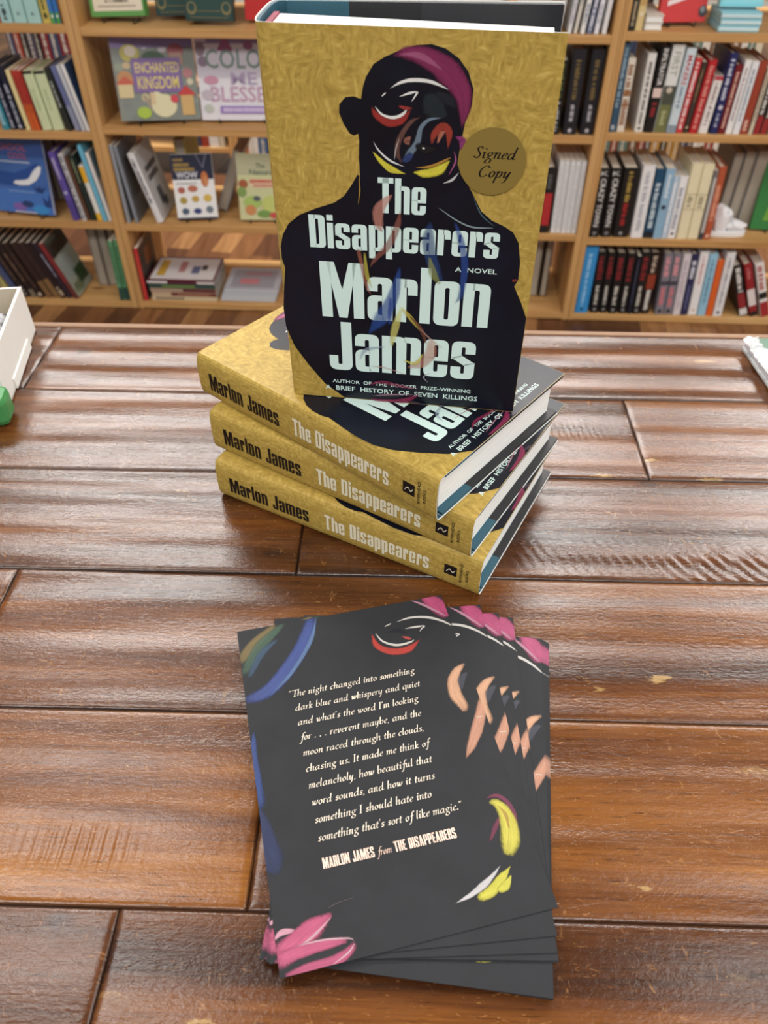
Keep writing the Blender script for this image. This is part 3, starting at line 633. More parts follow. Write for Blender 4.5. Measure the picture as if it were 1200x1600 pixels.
    bp = N(nt, 'ShaderNodeBump', Strength=0.34, Distance=0.0007); nt.links.new(h, bp.inputs['Height']); nt.links.new(bp.outputs[0], b.inputs['Normal'])
    return m
WOOD = table_material()

# ------------------------------------------------------------------ room
fl = MB(); fl.face([(-4, -3, 0), (4, -3, 0), (4, 6, 0), (-4, 6, 0)], FLOOR)
o = fl.build('floor'); o['kind'] = 'structure'
w = MB(); w.box(-4, 6, 0, 4, 6.1, 2.75, mat((214, 208, 196), 0.8)); o = w.build('wall_back'); o['kind'] = 'structure'
w = MB(); w.box(-4, -3, 2.72, 4, 6, 2.80, mat((226, 224, 218), 0.9)); o = w.build('ceiling'); o['kind'] = 'structure'

# ------------------------------------------------------------------ table
YS = [0.7568, 0.6362, 0.5167, 0.3979, 0.2763, 0.1543, 0.033, -0.09]
JT = [[-0.375, 0.46], [-0.66, 0.2185], [-0.077, 0.83], [-0.291, 0.62], [-0.077, 0.75], [-0.1455, 0.66], [-0.4, 0.5]]
TONE = {(0, 0): .26, (0, 1): .36, (0, 2): .3, (1, 0): .24, (1, 1): .30, (1, 2): .33, (2, 0): .32, (2, 1): .25, (2, 2): .3,
        (3, 0): .32, (3, 1): .37, (3, 2): .3, (4, 0): .52, (4, 1): .48, (4, 2): .4, (5, 0): .34, (5, 1): .30, (5, 2): .3}
def plank_height(x, y, j, i, x0, x1, y0, y1):
    rs = (j*7 + i*3)
    t = (y-y0)/(y1-y0)
    k = [3.0, 2.6, 3.2, 2.5, 2.8, 1.7, 2.2][j]
    wob = 0.12*math.sin(x*7 + rs) + 0.07*math.sin(x*17 + rs*2.1)
    amp = (0.00056 if j < 3 else 0.00042) + 0.00022*math.sin(x*5 + rs*1.7)
    z = amp*(math.sin(2*math.pi*(k*t + wob) + rs*0.9) - 1) + 0.00010*math.sin(2*math.pi*(k*2.3*t - wob) + rs)
    z += 0.00016*math.sin(x*31 + t*5 + rs)*math.sin(x*13 - t*8)
    for cx, cy, lx, ly, wl, a, sk in CHATTER:
        dx = (x-cx)/lx; dy = (y-cy)/ly
        g = math.exp(-(dx*dx)**2 - (dy*dy)**2)
        if g > 0.01: z += a*g*math.sin(2*math.pi*(x + (y-cy)*sk)/wl)
    e = min(y-y0, y1-y, (x-x0), (x1-x))            # eased edges
    if e < 0.0045:
        q = 1 - e/0.0045; z -= 0.0009*q*q
    return z
CHATTER = [(0.132, 0.583, 0.055, 0.014, 0.0058, 0.00042, 0.15), (0.20, 0.422, 0.10, 0.017, 0.0085, 0.00036, 0.5), (-0.175, 0.186, 0.035, 0.015, 0.0062, 0.00050, 0.0),
           (0.26, 0.415, 0.05, 0.02, 0.012, 0.0004, 0.9)]
tb = thing('display_table', 'long display table with a glossy hand-scraped reddish brown plank top', 'table', (0, 0, 0))
V = []; F = []; AT = []
def axis_pts(a, b, step, e=0.008, ne=4):
    L = [a + e*k/ne for k in range(ne)]; n = max(2, int((b-a-2*e)/step))
    L += [a+e + (b-a-2*e)*k/n for k in range(n+1)]; L += [b - e + e*(k+1)/ne for k in range(ne)]
    return L
for j in range(7):
    y1, y0 = YS[j], YS[j+1]
    xs = [-0.95] + JT[j] + [0.95]
    for i in range(len(xs)-1):
        x0, x1 = xs[i], xs[i+1]
        g = 0.00012
        fine = 0.0022 if j in (1, 2, 4) else 0.005
        if x1 < -0.42 or x0 > 0.45: fine = 0.02
        X = axis_pts(x0+g, x1-g, fine); Y = axis_pts(y0+g, y1-g, 0.0028)
        base = len(V); nx = len(X); ny = len(Y)
        for yy in Y:
            for xx in X:
                z = plank_height(xx, yy, j, i, x0+g, x1-g, y0+g, y1-g)
                V.append((xx, yy, TZ + z))
                e = min(yy-y0, y1-yy, xx-x0, x1-xx)
                AT.append((TONE.get((j, i), .4), (j*3.7+i*1.9), max(0, 1-e/0.0007)))
        for b_ in range(ny-1):
            for a_ in range(nx-1):
                p = base + b_*nx + a_; F.append((p, p+1, p+nx+1, p+nx))
        # skirt down into the seam
        ring = [base+a_ for a_ in range(nx)] + [base+b_*nx+nx-1 for b_ in range(1, ny)] + [base+(ny-1)*nx+a_ for a_ in range(nx-2, -1, -1)] + [base+b_*nx for b_ in range(ny-2, 0, -1)]
        s0 = len(V)
        for q in ring: V.append((V[q][0], V[q][1], TZ - 0.006)); AT.append((AT[q][0], AT[q][1], 1.0))
        n = len(ring)
        for k in range(n): F.append((ring[k], s0+k, s0+(k+1) % n, ring[(k+1) % n]))
me = bpy.data.meshes.new('tabletop'); me.from_pydata(V, [], F)
at = me.attributes.new('plank', 'FLOAT_VECTOR', 'POINT'); at.data.foreach_set('vector', [c for a in AT for c in a])
me.materials.append(WOOD); me.polygons.foreach_set('use_smooth', [True]*len(F)); me.update()
o = bpy.data.objects.new('tabletop', me); COL.objects.link(o); o.parent = tb
dark = mat((84, 48, 30), 0.45, vary=0.2)
mb = MB(); mb.box(-0.95, -0.09, TZ-0.032, 0.95, 0.7566, TZ-0.0061, dark); mb.build('core_board', tb)
mb = MB(); mb.box(-0.965, 0.7572, TZ-0.034, 0.965, 0.7665, TZ-0.0012, mat((132, 98, 70), 0.5, vary=0.25), bev=0.002); mb.build('edge_strip', tb)
for s in (0, 1):
    mb = MB(); yy = (0.70, -0.05)[s]; mb.box(-0.88, yy-0.012, TZ-0.12, 0.88, yy+0.012, TZ-0.032, dark); mb.build('apron', tb)
for x in (-0.9, 0.9):
    for y in (-0.05, 0.70):
        mb = MB(); mb.box(x-0.035, y-0.035, 0, x+0.035, y+0.035, TZ-0.032, dark, bev=0.004); mb.build('leg', tb)

# ------------------------------------------------------------------ gold novels
HB, WB, TB = 0.2365, 0.161, 0.0381
def spine_profile(t, b=0.0062):
    """cross-section of the jacket round the spine, from the back board to the front board: (y, z)"""
    pts = []
    for k in range(13):
        a = math.pi*k/12
        c = math.cos(a); pts.append((0.0070 - b*(1.12*math.sin(a)**0.55), t/2 - (t/2)*math.copysign(abs(c)**0.62, c)))
    return pts
def make_jacket(t, parent, open_deg=0.0, spine=True):
    mb = MB()
    prof = [(WB, 0.0)] + spine_profile(t) + [(WB, t)]
    if open_deg:
        a = math.tan(R(open_deg)); prof[0] = (WB*math.cos(R(open_deg)), -WB*math.sin(R(open_deg)))
    inner = []
    th = 0.0005
    for i, p in enumerate(prof):
        a = prof[max(i-1, 0)]; b = prof[min(i+1, len(prof)-1)]
        d = Vector((b[0]-a[0], b[1]-a[1])).normalized(); inner.append((p[0]+d.y*th, p[1]-d.x*th) if True else p)
    n = len(prof); backm = INK
    gy = 0.075                                    # where gold gives way to black on the back panel
    # outer skin, the spine rounded and smooth
    V = []
    for x in (0, HB): V += [(x, y, z) for y, z in prof]
    for i in range(n-1):
        m = INK if i == 0 else GOLD
        mb.mesh([V[i], V[i+1], V[n+i+1], V[n+i]], [(0, 1, 2, 3)], m, smooth=False)
    V2 = []
    for x in (0, HB): V2 += [(x, y, z) for y, z in inner]
    white = mat((222, 224, 220), 0.5)
    for i in range(n-1): mb.mesh([V2[i], V2[n+i], V2[n+i+1], V2[i+1]], [(0, 1, 2, 3)], white)
    for x_i in (0, 1):
        for i in range(n-1):
            q = [V[x_i*n+i], V[x_i*n+i+1], V2[x_i*n+i+1], V2[x_i*n+i]]
            mb.mesh(q, [(0, 1, 2, 3)], white)
    for i in (0, n-1): mb.mesh([V[i], V[n+i], V2[n+i], V2[i]], [(0, 1, 2, 3)], INK if i == 0 else white)
    # ---- printed front
    lay = [t + 0.00005]
    def P(x, y): return (x/1000, y/1000, lay[0])
    mb.face([P(x, y) for x, y in reversed(SILHOUETTE)], INK)
    lay[0] += 0.00004
    def rows(txt, x_base, cap, y0, y1):
        ps, w = bold_text(txt)
        s = (y1-y0)/w
        put_polys(mb, ps, lambda u, v: (( x_base - v*cap)/1000, (y0 + u*s)/1000, lay[0]), TITLE)
    rows('The', 96.8, 20.9, 65.4, 93.8); rows('Disappearers', 121.3, 20.9, 22.8, 138.6)
    rows('Marlon', 169.9, 39.6, 27.6, 136.7); rows('James', 211.6, 38.3, 30.6, 130.8)
    def small(txt, x_base, cap, y0, y1, m=TITLE):
        put_plain(mb, txt, lambda u, v: ((x_base - v)/1000, (y0+u)/1000, lay[0]), y1-y0, cap, m)
    small('A  NOVEL', 131.5, 3.2, 113.2, 139.0)
    small('AUTHOR  OF  THE  BOOKER  PRIZE\u2013WINNING', 223.3, 2.9, 31.8, 129.8); small('A  BRIEF  HISTORY  OF  SEVEN  KILLINGS', 229.8, 3.9, 26.2, 135.1)
    for p, ws, c, op in COVER_STROKES:
        lay[0] += 0.00002
        put_stroke(mb, p, [q*1.36 for q in ws], c, op*(.74 if p[0][0] > 75 else .95), P, (0.3, 1, 236.2, 160.7), BRUSH)
    # ---- printed spine: text runs from head to tail and follows the rounded back
    prof2 = spine_profile(t); arc = [0]
    for a, b in zip(prof2, prof2[1:]): arc.append(arc[-1] + math.hypot(b[0]-a[0], b[1]-a[1]))
    zs = [(p[1], p[0]) for p in prof2]
    def sp(x, z):
        for (za, ya), (zb, yb) in zip(zs, zs[1:]):
            if za <= z <= zb or zb is zs[-1][0]:
                f = (z-za)/(zb-za) if zb > za else 0
                return (x, ya + (yb-ya)*f - 0.00035, z)
        return (x, 0, z)
    k = t/0.0381
    def spine_row(txt, x0, x1, zb, zt, m):
        ps, w = bold_text(txt, 0.075); s = (x1-x0)/w
        put_polys(mb, ps, lambda u, v: sp((x0+u*s)/1000, (zb + v*(zt-zb))*k/1000), m)
    spine_row('Marlon James', 13.0, 89.5, 10.2, 25.6, BLACK_INK); spine_row('The Disappearers', 104.5, 195.5, 10.6, 26.0, CREAM)
    mb.face([sp(.2080, .0135*k), sp(.2180, .0135*k), sp(.2180, .0235*k), sp(.2080, .0235*k)], BLACK_INK)
    sq = [(.2098, .0163), (.2112, .0188), (.2128, .0196), (.2136, .0183), (.2146, .0170), (.2158, .0180), (.2168, .0198)]
    for a, b in zip(sq, sq[1:]):
        mb.face([(lambda q: (q[0], q[1]-0.0001, q[2]))(sp(x, z*k)) for x, z in ((a[0], a[1]-.0005), (b[0], b[1]-.0005), (b[0], b[1]+.0005), (a[0], a[1]+.0005))], CREAM)
    for txt, xb in (('RIVERHEAD', 222.6), ('BOOKS', 227.4)):
        w = 19.6 if txt[0] == 'R' else 11.6
        put_plain(mb, txt, lambda u, v: sp((xb - v)/1000, (9.4 + (19.6-w)*.4 + u)*k/1000), w, 2.2, BLACK_INK)
    return mb.build('dust_jacket', parent)
def make_novel_parts(root, t, open_deg=0.0):
    make_jacket(t, root, open_deg)
    a = R(open_deg)
    Tb = Matrix.Rotation(-a, 4, 'X')               # swing of the opened back board
    for side in (0, 1):
        z0 = (t-0.0031) if side else 0.0006
        T = Tb if side == 0 and open_deg else None
        mb = MB(); mb.box(0.0006, 0.0085, z0, HB-0.0006, 0.043, z0+0.0025, TEAL, T); mb.build('cloth_hinge', root)
        mb = MB(); mb.box(0.0006, 0.043, z0, HB-0.0006, WB-0.0008, z0+0.0025, BOARD, T); mb.build('cover_board', root)
    # cloth spine inside the jacket
    mb = MB(); pr = spine_profile(t); V = []
    for x in (0.0008, HB-0.0008):
        for off in (0.0008, 0.0022):
            V += [(x, y+off, t/2 + (z-t/2)*(1-off*9)) for y, z in pr]
    n = len(pr); F = []
    for i in range(n-1):
        F += [(i, i+1, 2*n+i+1, 2*n+i), (n+i, 3*n+i, 3*n+i+1, n+i+1), (i, n+i, n+i+1, i+1), (2*n+i, 2*n+i+1, 3*n+i+1, 3*n+i)]
    mb.mesh(V, F, TEAL); mb.build('cloth_spine', root)
    mb = MB(); hy = 0.0068
    top = t-0.0034
    if open_deg:                                      # pages of the propped book slope away from the back board
        zs = (top-0.0325, top-0.0235)
    else: zs = (0.0033, 0.0033)
    V = [(0.0046, hy, zs[0]), (0.0046, WB-0.0060, zs[1]), (0.0046, WB-0.0060, top), (0.0046, hy, top)]
    V += [(HB-0.0066, y, z) for _, y, z in V]
    mb.mesh(V, [(0, 1, 2, 3), (7, 6, 5, 4), (0, 4, 5, 1), (1, 5, 6, 2), (2, 6, 7, 3), (3, 7, 4, 0)], PAGES_Z); mb.build('pages', root)
    for x in (0.0034, HB-0.0066):
        mb = MB(); mb.box(x, hy-0.0030, zs[0]+0.001, x+0.0012, hy, top-0.001, mat((134, 36, 62), 0.6)); mb.build('headband', root)
    # folded-in jacket flaps
    if open_deg:
        mb = MB(); mb.box(0.0007, 0.083, 0.0032, HB-0.0007, WB-0.0004, 0.0037, mat((30, 32, 38), 0.4), Tb); mb.build('jacket_flap', root)
    mb = MB(); mb.box(0.0007, 0.083, t-0.0036, HB-0.0007, WB-0.0004, t-0.0032, mat((30, 32, 38), 0.4)); mb.build('jacket_flap', root)
novel = None
def copy_tree(o, parent=None):
    c = o.copy(); COL.objects.link(c)
    if parent: c.parent = parent
    for ch in list(o.children): copy_tree(ch, c)
    return c
G_NOVEL = 'gold hardcover novels'
STACK = [('bottom gold hardcover novel lying on the table under two others', -0.1503, 0.4838, -0.4672, 0),
         ('middle gold hardcover novel of the stack of three', -0.1521, 0.4997, -0.531, 1),
         ('top gold hardcover novel of the lying stack, carrying the upright copy', -0.1609, 0.5222, -0.6613, 2)]
for lab, x, y, a, lv in STACK:
    if novel is None:
        novel = thing('hardcover_novel', lab, 'book', group=G_NOVEL); make_novel_parts(novel, TB); r = novel
    else: r = copy_tree(novel)
    r['label'] = lab; r.location = (x, y, TZ + lv*(TB+0.0002) + 0.0002); r.rotation_euler = (0, 0, a)
# the upright copy
ST = 0.047
up_n = thing('hardcover_novel', 'gold hardcover novel standing upright on the stack with a round signed sticker', 'book', group=G_NOVEL)
make_novel_parts(up_n, ST, open_deg=4.6)
sa, stl = -0.1112, -0.0415
ds = Vector((math.cos(sa), math.sin(sa), 0)); nn = Vector((-math.sin(sa), math.cos(sa), 0)); upv = Vector((0, 0, math.cos(stl))) + nn*math.sin(stl)
nz = (-upv).cross(ds)                                  # local z: front cover towards the viewer
o0 = Vector((-0.0797, 0.4704, TZ + 3*TB + 0.0012)) + upv*HB     # head corner of the front cover at the spine
Mx = Matrix((-upv, ds, nz)).transposed().to_4x4(); Mx.translation = o0 - nz*ST
up_n.matrix_world = Mx
# sticker
mb = MB(); stz = ST + 0.0011; cx, cy, rr = 0.0636, 0.1297, 0.0183
STK = mat((128, 108, 50), 0.42)
ring = [(cx + rr*math.cos(2*math.pi*k/64), cy + rr*math.sin(2*math.pi*k/64)) for k in range(64)]
mb.face([(x, y, stz) for x, y in ring], STK)
for k in range(64):
    a, b = ring[k], ring[(k+1) % 64]; mb.face([(a[0], a[1], stz-0.00015), (b[0], b[1], stz-0.00015), (b[0], b[1], stz), (a[0], a[1], stz)], STK)
for txt, xb, y0, y1, xh in (('Signed', 61.8, 118.6, 142.2, 3.7), ('Copy', 72.0, 122.2, 140.6, 3.7)):
    q, w = italic_text(txt, nib=0.17, thin=0.03, ang=10, slant=0.2)
    s = (y1-y0)/w
    put_polys(mb, q, lambda u, v: ((xb - v*xh*0.95)/1000, (y0+u*s)/1000, stz+0.00005), BLACK_INK)
stk = mb.build('sticker', up_n); stk['label'] = 'round olive gold sticker'

# ------------------------------------------------------------------ quote cards
KW, KH, KT = 0.1485, 0.2220, 0.00042
def make_card_mesh():
    mb = MB(); w, h = KW/2, KH/2
    mb.box(-w, -h, 0, w, h, KT, CARD)
    lay = [KT + 0.00003]
    P = lambda x, y: (x/1000, y/1000, lay[0])
    for p, ws, c, op in CARD_STROKES:
        lay[0] += 0.000006
        put_stroke(mb, p, [q*1.42 for q in ws], tuple(int(q*.80) for q in c), op, P, (-w*1000+.05, -h*1000+.05, w*1000-.05, h*1000-.05), BRUSH, n=6)
    lines = [('<The night changed into something', -46.6, 38.3), ('dark blue and whispery and quiet', -43.8, 39.3), ("and what's the word I'm looking", -43.8, 35.2),
             ('for . . . reverent maybe, and the', -43.8, 34.2), ('moon raced through the clouds,', -43.8, 33.0), ('chasing us. It made me think of', -43.8, 33.4),
             ('melancholy, how beautiful that', -43.8, 32.2), ('word sounds, and how it turns', -43.8, 30.8), ('something I should hate into', -43.8, 25.8),
             ("something that's sort of like magic.>", -43.8, 41.0)]
    ink = mat((228, 216, 198), 0.6)
    for i, (t, x0, x1) in enumerate(lines):
        q, wd = italic_text(t, nib=0.165, thin=0.055, ang=40, slant=0.13, n=4); s = (x1-x0)/wd; yb = 49.6 - 10.8*i
        put_polys(mb, q, lambda u, v: ((x0+u*s)/1000, (yb + v*2.6)/1000, lay[0]+0.00001), ink)
    ink2 = mat((236, 204, 186), 0.6)
    for t, x0, x1 in (('MARLON JAMES', -43.6, -14.6), ('THE DISAPPEARERS', -3.0, 32.9)):
        ps, wd = bold_text(t, 0.07); s = (x1-x0)/wd
        put_polys(mb, ps, lambda u, v: ((x0+u*s)/1000, (-63.2 + v*6.0)/1000, lay[0]+0.00001), ink2)
    q, wd = italic_text('from', nib=0.12, thin=0.05); s = 8.2/wd
    put_polys(mb, q, lambda u, v: ((-12.8+u*s)/1000, (-62.8 + v*2.4)/1000, lay[0]+0.00001), ink2)
    return mb
CARDS = [(0.0217, 0.2352, -0.1170), (0.0214, 0.2349, -0.1145), (0.0211, 0.2347, -0.1120), (0.0207, 0.2344, -0.1090), (0.0203, 0.2342, -0.1060),
         (0.0199, 0.2340, -0.1025), (0.0194, 0.2337, -0.0985), (0.0189, 0.2335, -0.0950), (0.0184, 0.2333, -0.0921),
         (0.0112, 0.2422, 0.0120), (0.0107, 0.2425, 0.0160), (0.0060, 0.2428, 0.0571), (0.0006, 0.2457, 0.1178), (-0.0104, 0.2464, 0.2581)]
cd0 = make_card_mesh().build('quote_card')
n_c = len(CARDS)
ORD = ['bottom', 'second', 'third', 'fourth', 'fifth', 'sixth', 'seventh', 'eighth', 'ninth']
for i, (x, y, a) in enumerate(CARDS):
    c = cd0 if i == 0 else cd0.copy()
    if i: COL.objects.link(c)
    c.location = (x, y, TZ + 0.0003 + i*0.00056); c.rotation_euler = (0, 0, a)
    if i == n_c-1: lab = 'topmost dark grey art card with the full cream quotation, on the fanned pile'
    elif i == n_c-2: lab = 'dark grey art card directly beneath the quotation card on top'
    elif i == n_c-3: lab = 'third dark grey art card counted down from the top of the pile'
    elif i == n_c-4: lab = 'fourth dark grey art card down from the top of the pile'
    elif i == n_c-5: lab = 'fifth dark grey art card down, almost hidden under the fourth'
    elif i == 0: lab = 'bottom dark grey art card of the pile, lying on the table'
    else: lab = '%s dark grey art card up from the table in the tight lower fan' % ORD[i]
    tag(c, lab, 'card', 'dark grey art cards in a fanned pile')

# ------------------------------------------------------------------ bookcases
def bookcase(name, label, x0, x1, shelves, y0=0.0, depth=0.30, th=0.017, ztop=0.82):
    t = thing(name, label, 'bookcase', B(0, 0, -TZ), (0, 0, BY))
    z0 = 0.0
    for x, xx in ((x0, x0+th), (x1-th, x1)):
        mb = MB(); mb.box(x, y0, 0.0005, xx, y0+depth, TZ+ztop, PINE_Z, bev=0.0015); mb.build('side_panel', t)
    for z in shelves:
        mb = MB(); mb.box(x0+th, y0+0.001, TZ+z-0.019, x1-th, y0+depth-0.001, TZ+z, PINE_X, bev=0.0012); mb.build('shelf', t)
    mb = MB(); mb.box(x0+th, y0+0.001, TZ+ztop-0.02, x1-th, y0+depth-0.001, TZ+ztop, PINE_X, bev=0.001); mb.build('top_board', t)
    return t
ZL = [0.002, -0.243, -0.484, -0.7300]; ZM = [-0.003, -0.228, -0.487, -0.7280]; ZR = [0.005, -0.219, -0.496, -0.7300]; HIGH = [0.54, 0.27]  # HIGH: unseen upper shelves, added with the tall top to darken table reflections
XL = (-1.95, -0.8080); XM = (-0.8075, 0.4985); XR = (0.4990, 1.75)
XM = (-0.8070, 0.4975); XR = (0.4980, 1.75)
bookcase('bookcase', 'pine bookcase at the left with slanting books and the blue whale book', *XL, HIGH + ZL)
bookcase('bookcase', 'middle pine bookcase with colouring books on show, behind the upright novel', *XM, HIGH + ZM, th=0.0165)
bookcase('bookcase', 'pine bookcase at the right packed with upright novels', *XR, HIGH + ZR, th=0.0165)
FY = 1.08
bookcase('bookcase', 'far pine bookcase across the next aisle, seen through the left gaps', -1.95, -0.705, [-0.10, -0.40, -0.64], FY, 0.26, ztop=0.2)
bookcase('bookcase', 'far pine bookcase across the next aisle, seen behind the middle one', -0.704, 0.34, [-0.10, -0.40, -0.735], FY, 0.26, ztop=0.2)
bookcase('bookcase', 'far pine bookcase across the next aisle, seen through the right gaps', 0.341, 1.75, [-0.10, -0.40, -0.735], FY, 0.26, ztop=0.2)

# ------------------------------------------------------------------ shelf books
def spine_ops(mb, ops, w, h, d, rnd, y=0.0):
    lay = 0
    for op in ops:
        lay += 1; yy = y - 0.00025 - lay*0.00012
        if op[0] == 'b':
            _, z0, z1, c = op[:4]; mb.face([(0.0008, yy, z0*h), (w-0.0008, yy, z0*h), (w-0.0008, yy, z1*h), (0.0008, yy, z1*h)], mat(c, 0.5))
        elif op[0] == 't':                                   # words running down the spine
            _, txt, z0, z1, c, fr = op; tw = w*fr; L = (z1-z0)*h
            put_plain(mb, txt, lambda u, v: (w/2 - tw/2 + v, yy, z1*h - u), L, tw, mat(c, 0.5))
        elif op[0] == 'u':                                   # words running up the spine or level with it
            _, txt, z0, z1, c, fr = op; tw = w*fr; L = (z1-z0)*h
            put_plain(mb, txt, lambda u, v: (w/2 - tw/2 + u, yy, z0*h + v), tw, L, mat(c, 0.5))
        elif op[0] == 'm':                                   # lettering too small to read: rows of little marks
            _, z0, z1, c, fr = op; z = z1*h; tw = w*fr; x0 = w/2-tw/2
            while z > z0*h:
                L = rnd.uniform(0.0022, 0.0045)*(tw/0.008)**0.5; g = L*rnd.choice([0.35, 0.35, 0.35, 1.2])
                f = rnd.uniform(0.7, 1.0)
                mb.face([(x0, yy, z-L), (x0+tw*f, yy, z-L), (x0+tw*f, yy, z), (x0, yy, z)], mat(c, 0.5)); z -= L+g
        elif op[0] == 'd':                                   # a dot-like emblem at the foot
            _, z, c, fr = op; r = w*fr/2
            mb.face([(w/2 + r*math.cos(k*math.pi/4), yy, z*h + r*math.sin(k*math.pi/4)) for k in range(8)], mat(c, 0.5))
        elif op[0] in 'LR':                                  # printing on the left or right cover: rectangles (y0, z0, y1, z1, colour)
            for q in op[1]:
                y0, z0, y1, z1, c = q; xx = (-0.0003 - lay*0.0001) if op[0] == 'L' else (w + 0.0003 + lay*0.0001)
                f = [(xx, y0*d, z0*h), (xx, y1*d, z0*h), (xx, y1*d, z1*h), (xx, y0*d, z1*h)]
                mb.face(f if op[0] == 'R' else f[::-1], mat(c, 0.45))
def shelf_book(name, label, w, h, d, kind, cover, ops, group, seed=0, rough=0.42, pages=None, cat='book'):
    rnd = random.Random(seed)
    t = thing(name, label, cat, group=group)
    c = mat(cover, rough, vary=0.06)
    mb = MB()
    if kind == 'hard':
        bt = min(0.0026, w*0.16); r = min(0.004, w*0.28)
        mb.box(0, r*0.6, 0, bt, d, h, c); mb.box(w-bt, r*0.6, 0, w, d, h, c)
        # rounded spine
        pr = [(0, r), (r*0.25, r*0.3), (r*0.9, 0), (w-r*0.9, 0), (w-r*0.25, r*0.3), (w, r)]
        V = [(x, y, 0) for x, y in pr] + [(x, y, h) for x, y in pr] + [(min(max(x, bt), w-bt), r+0.001, z) for z in (0, h) for x, _ in pr]
        F = [(i, i+1, 7+i, 6+i) for i in range(5)] + [(18+i, 6+i, 7+i, 19+i) for i in range(5)] + [(12+i, 13+i, 1+i, i) for i in range(5)]
        mb.mesh(V, F, c)
        spine_ops(mb, ops, w, h, d, rnd); mb.build('cover', t)
        mb = MB(); i = 0.0035; mb.box(bt+0.0001, r+0.0012, i, w-bt-0.0001, d-i, h-i, pages or PAGES_X); mb.build('pages', t)
    else:
        bt = 0.0006
        mb.box(0, 0, 0, bt, d, h, c); mb.box(w-bt, 0, 0, w, d, h, c); mb.box(bt, 0, 0, w-bt, bt, h, c)
        spine_ops(mb, ops, w, h, d, rnd); mb.build('cover', t)
        mb = MB(); mb.box(bt+0.0001, bt+0.0001, 0.0003, w-bt-0.0001, d-0.0006, h-0.0004, pages or PAGES_X); mb.build('pages', t)
    return t
def quad(x, z, w, h, a):
    c, s = math.cos(a), math.sin(a)
    return [(x + u*c + v*s, z - u*s + v*c) for u, v in ((0, 0), (w, 0), (w, h), (0, h))]
def hits(A, Bq):
    for P, Q in ((A, Bq), (Bq, A)):
        for i in range(4):
            ex, ez = P[(i+1) % 4][0]-P[i][0], P[(i+1) % 4][1]-P[i][1]; nx, nz = ez, -ex
            pa = [p[0]*nx + p[1]*nz for p in P]; qa = [p[0]*nx + p[1]*nz for p in Q]
            if max(pa) <= min(qa) + 1e-9 or max(qa) <= min(pa) + 1e-9: break
        else: continue
        return False
    return True
def row(zs, items, group, y=0.010, seed=0, pages=None, gap=0.0006):
    prev = []
    for i, it in enumerate(items):
        x, w, h, lean, d, kind, cover, ops, label = it[:9]
        a = R(lean); w -= 0.0008
        z = zs + 0.0004 + (w*math.sin(a) if a > 0 else 0)
        while any(hits(quad(x, z, w+gap, h, a), p) for p in prev): x += 0.0005
        prev.append(quad(x, z, w+gap, h, a)); prev = prev[-3:]
        t = shelf_book('hardback_book' if kind == 'hard' else 'paperback_book', label, w, h, d, kind, cover, ops, it[9] if len(it) > 9 else group, seed*100+i, pages=pages)
        yy = y + ((i*7) % 5)*0.0008
        t.location = B(x, yy, z); t.rotation_euler = (0, a, BY)
W_ = (232, 230, 224); K_ = (24, 23, 25)
G = 'novels on the upper right shelf'
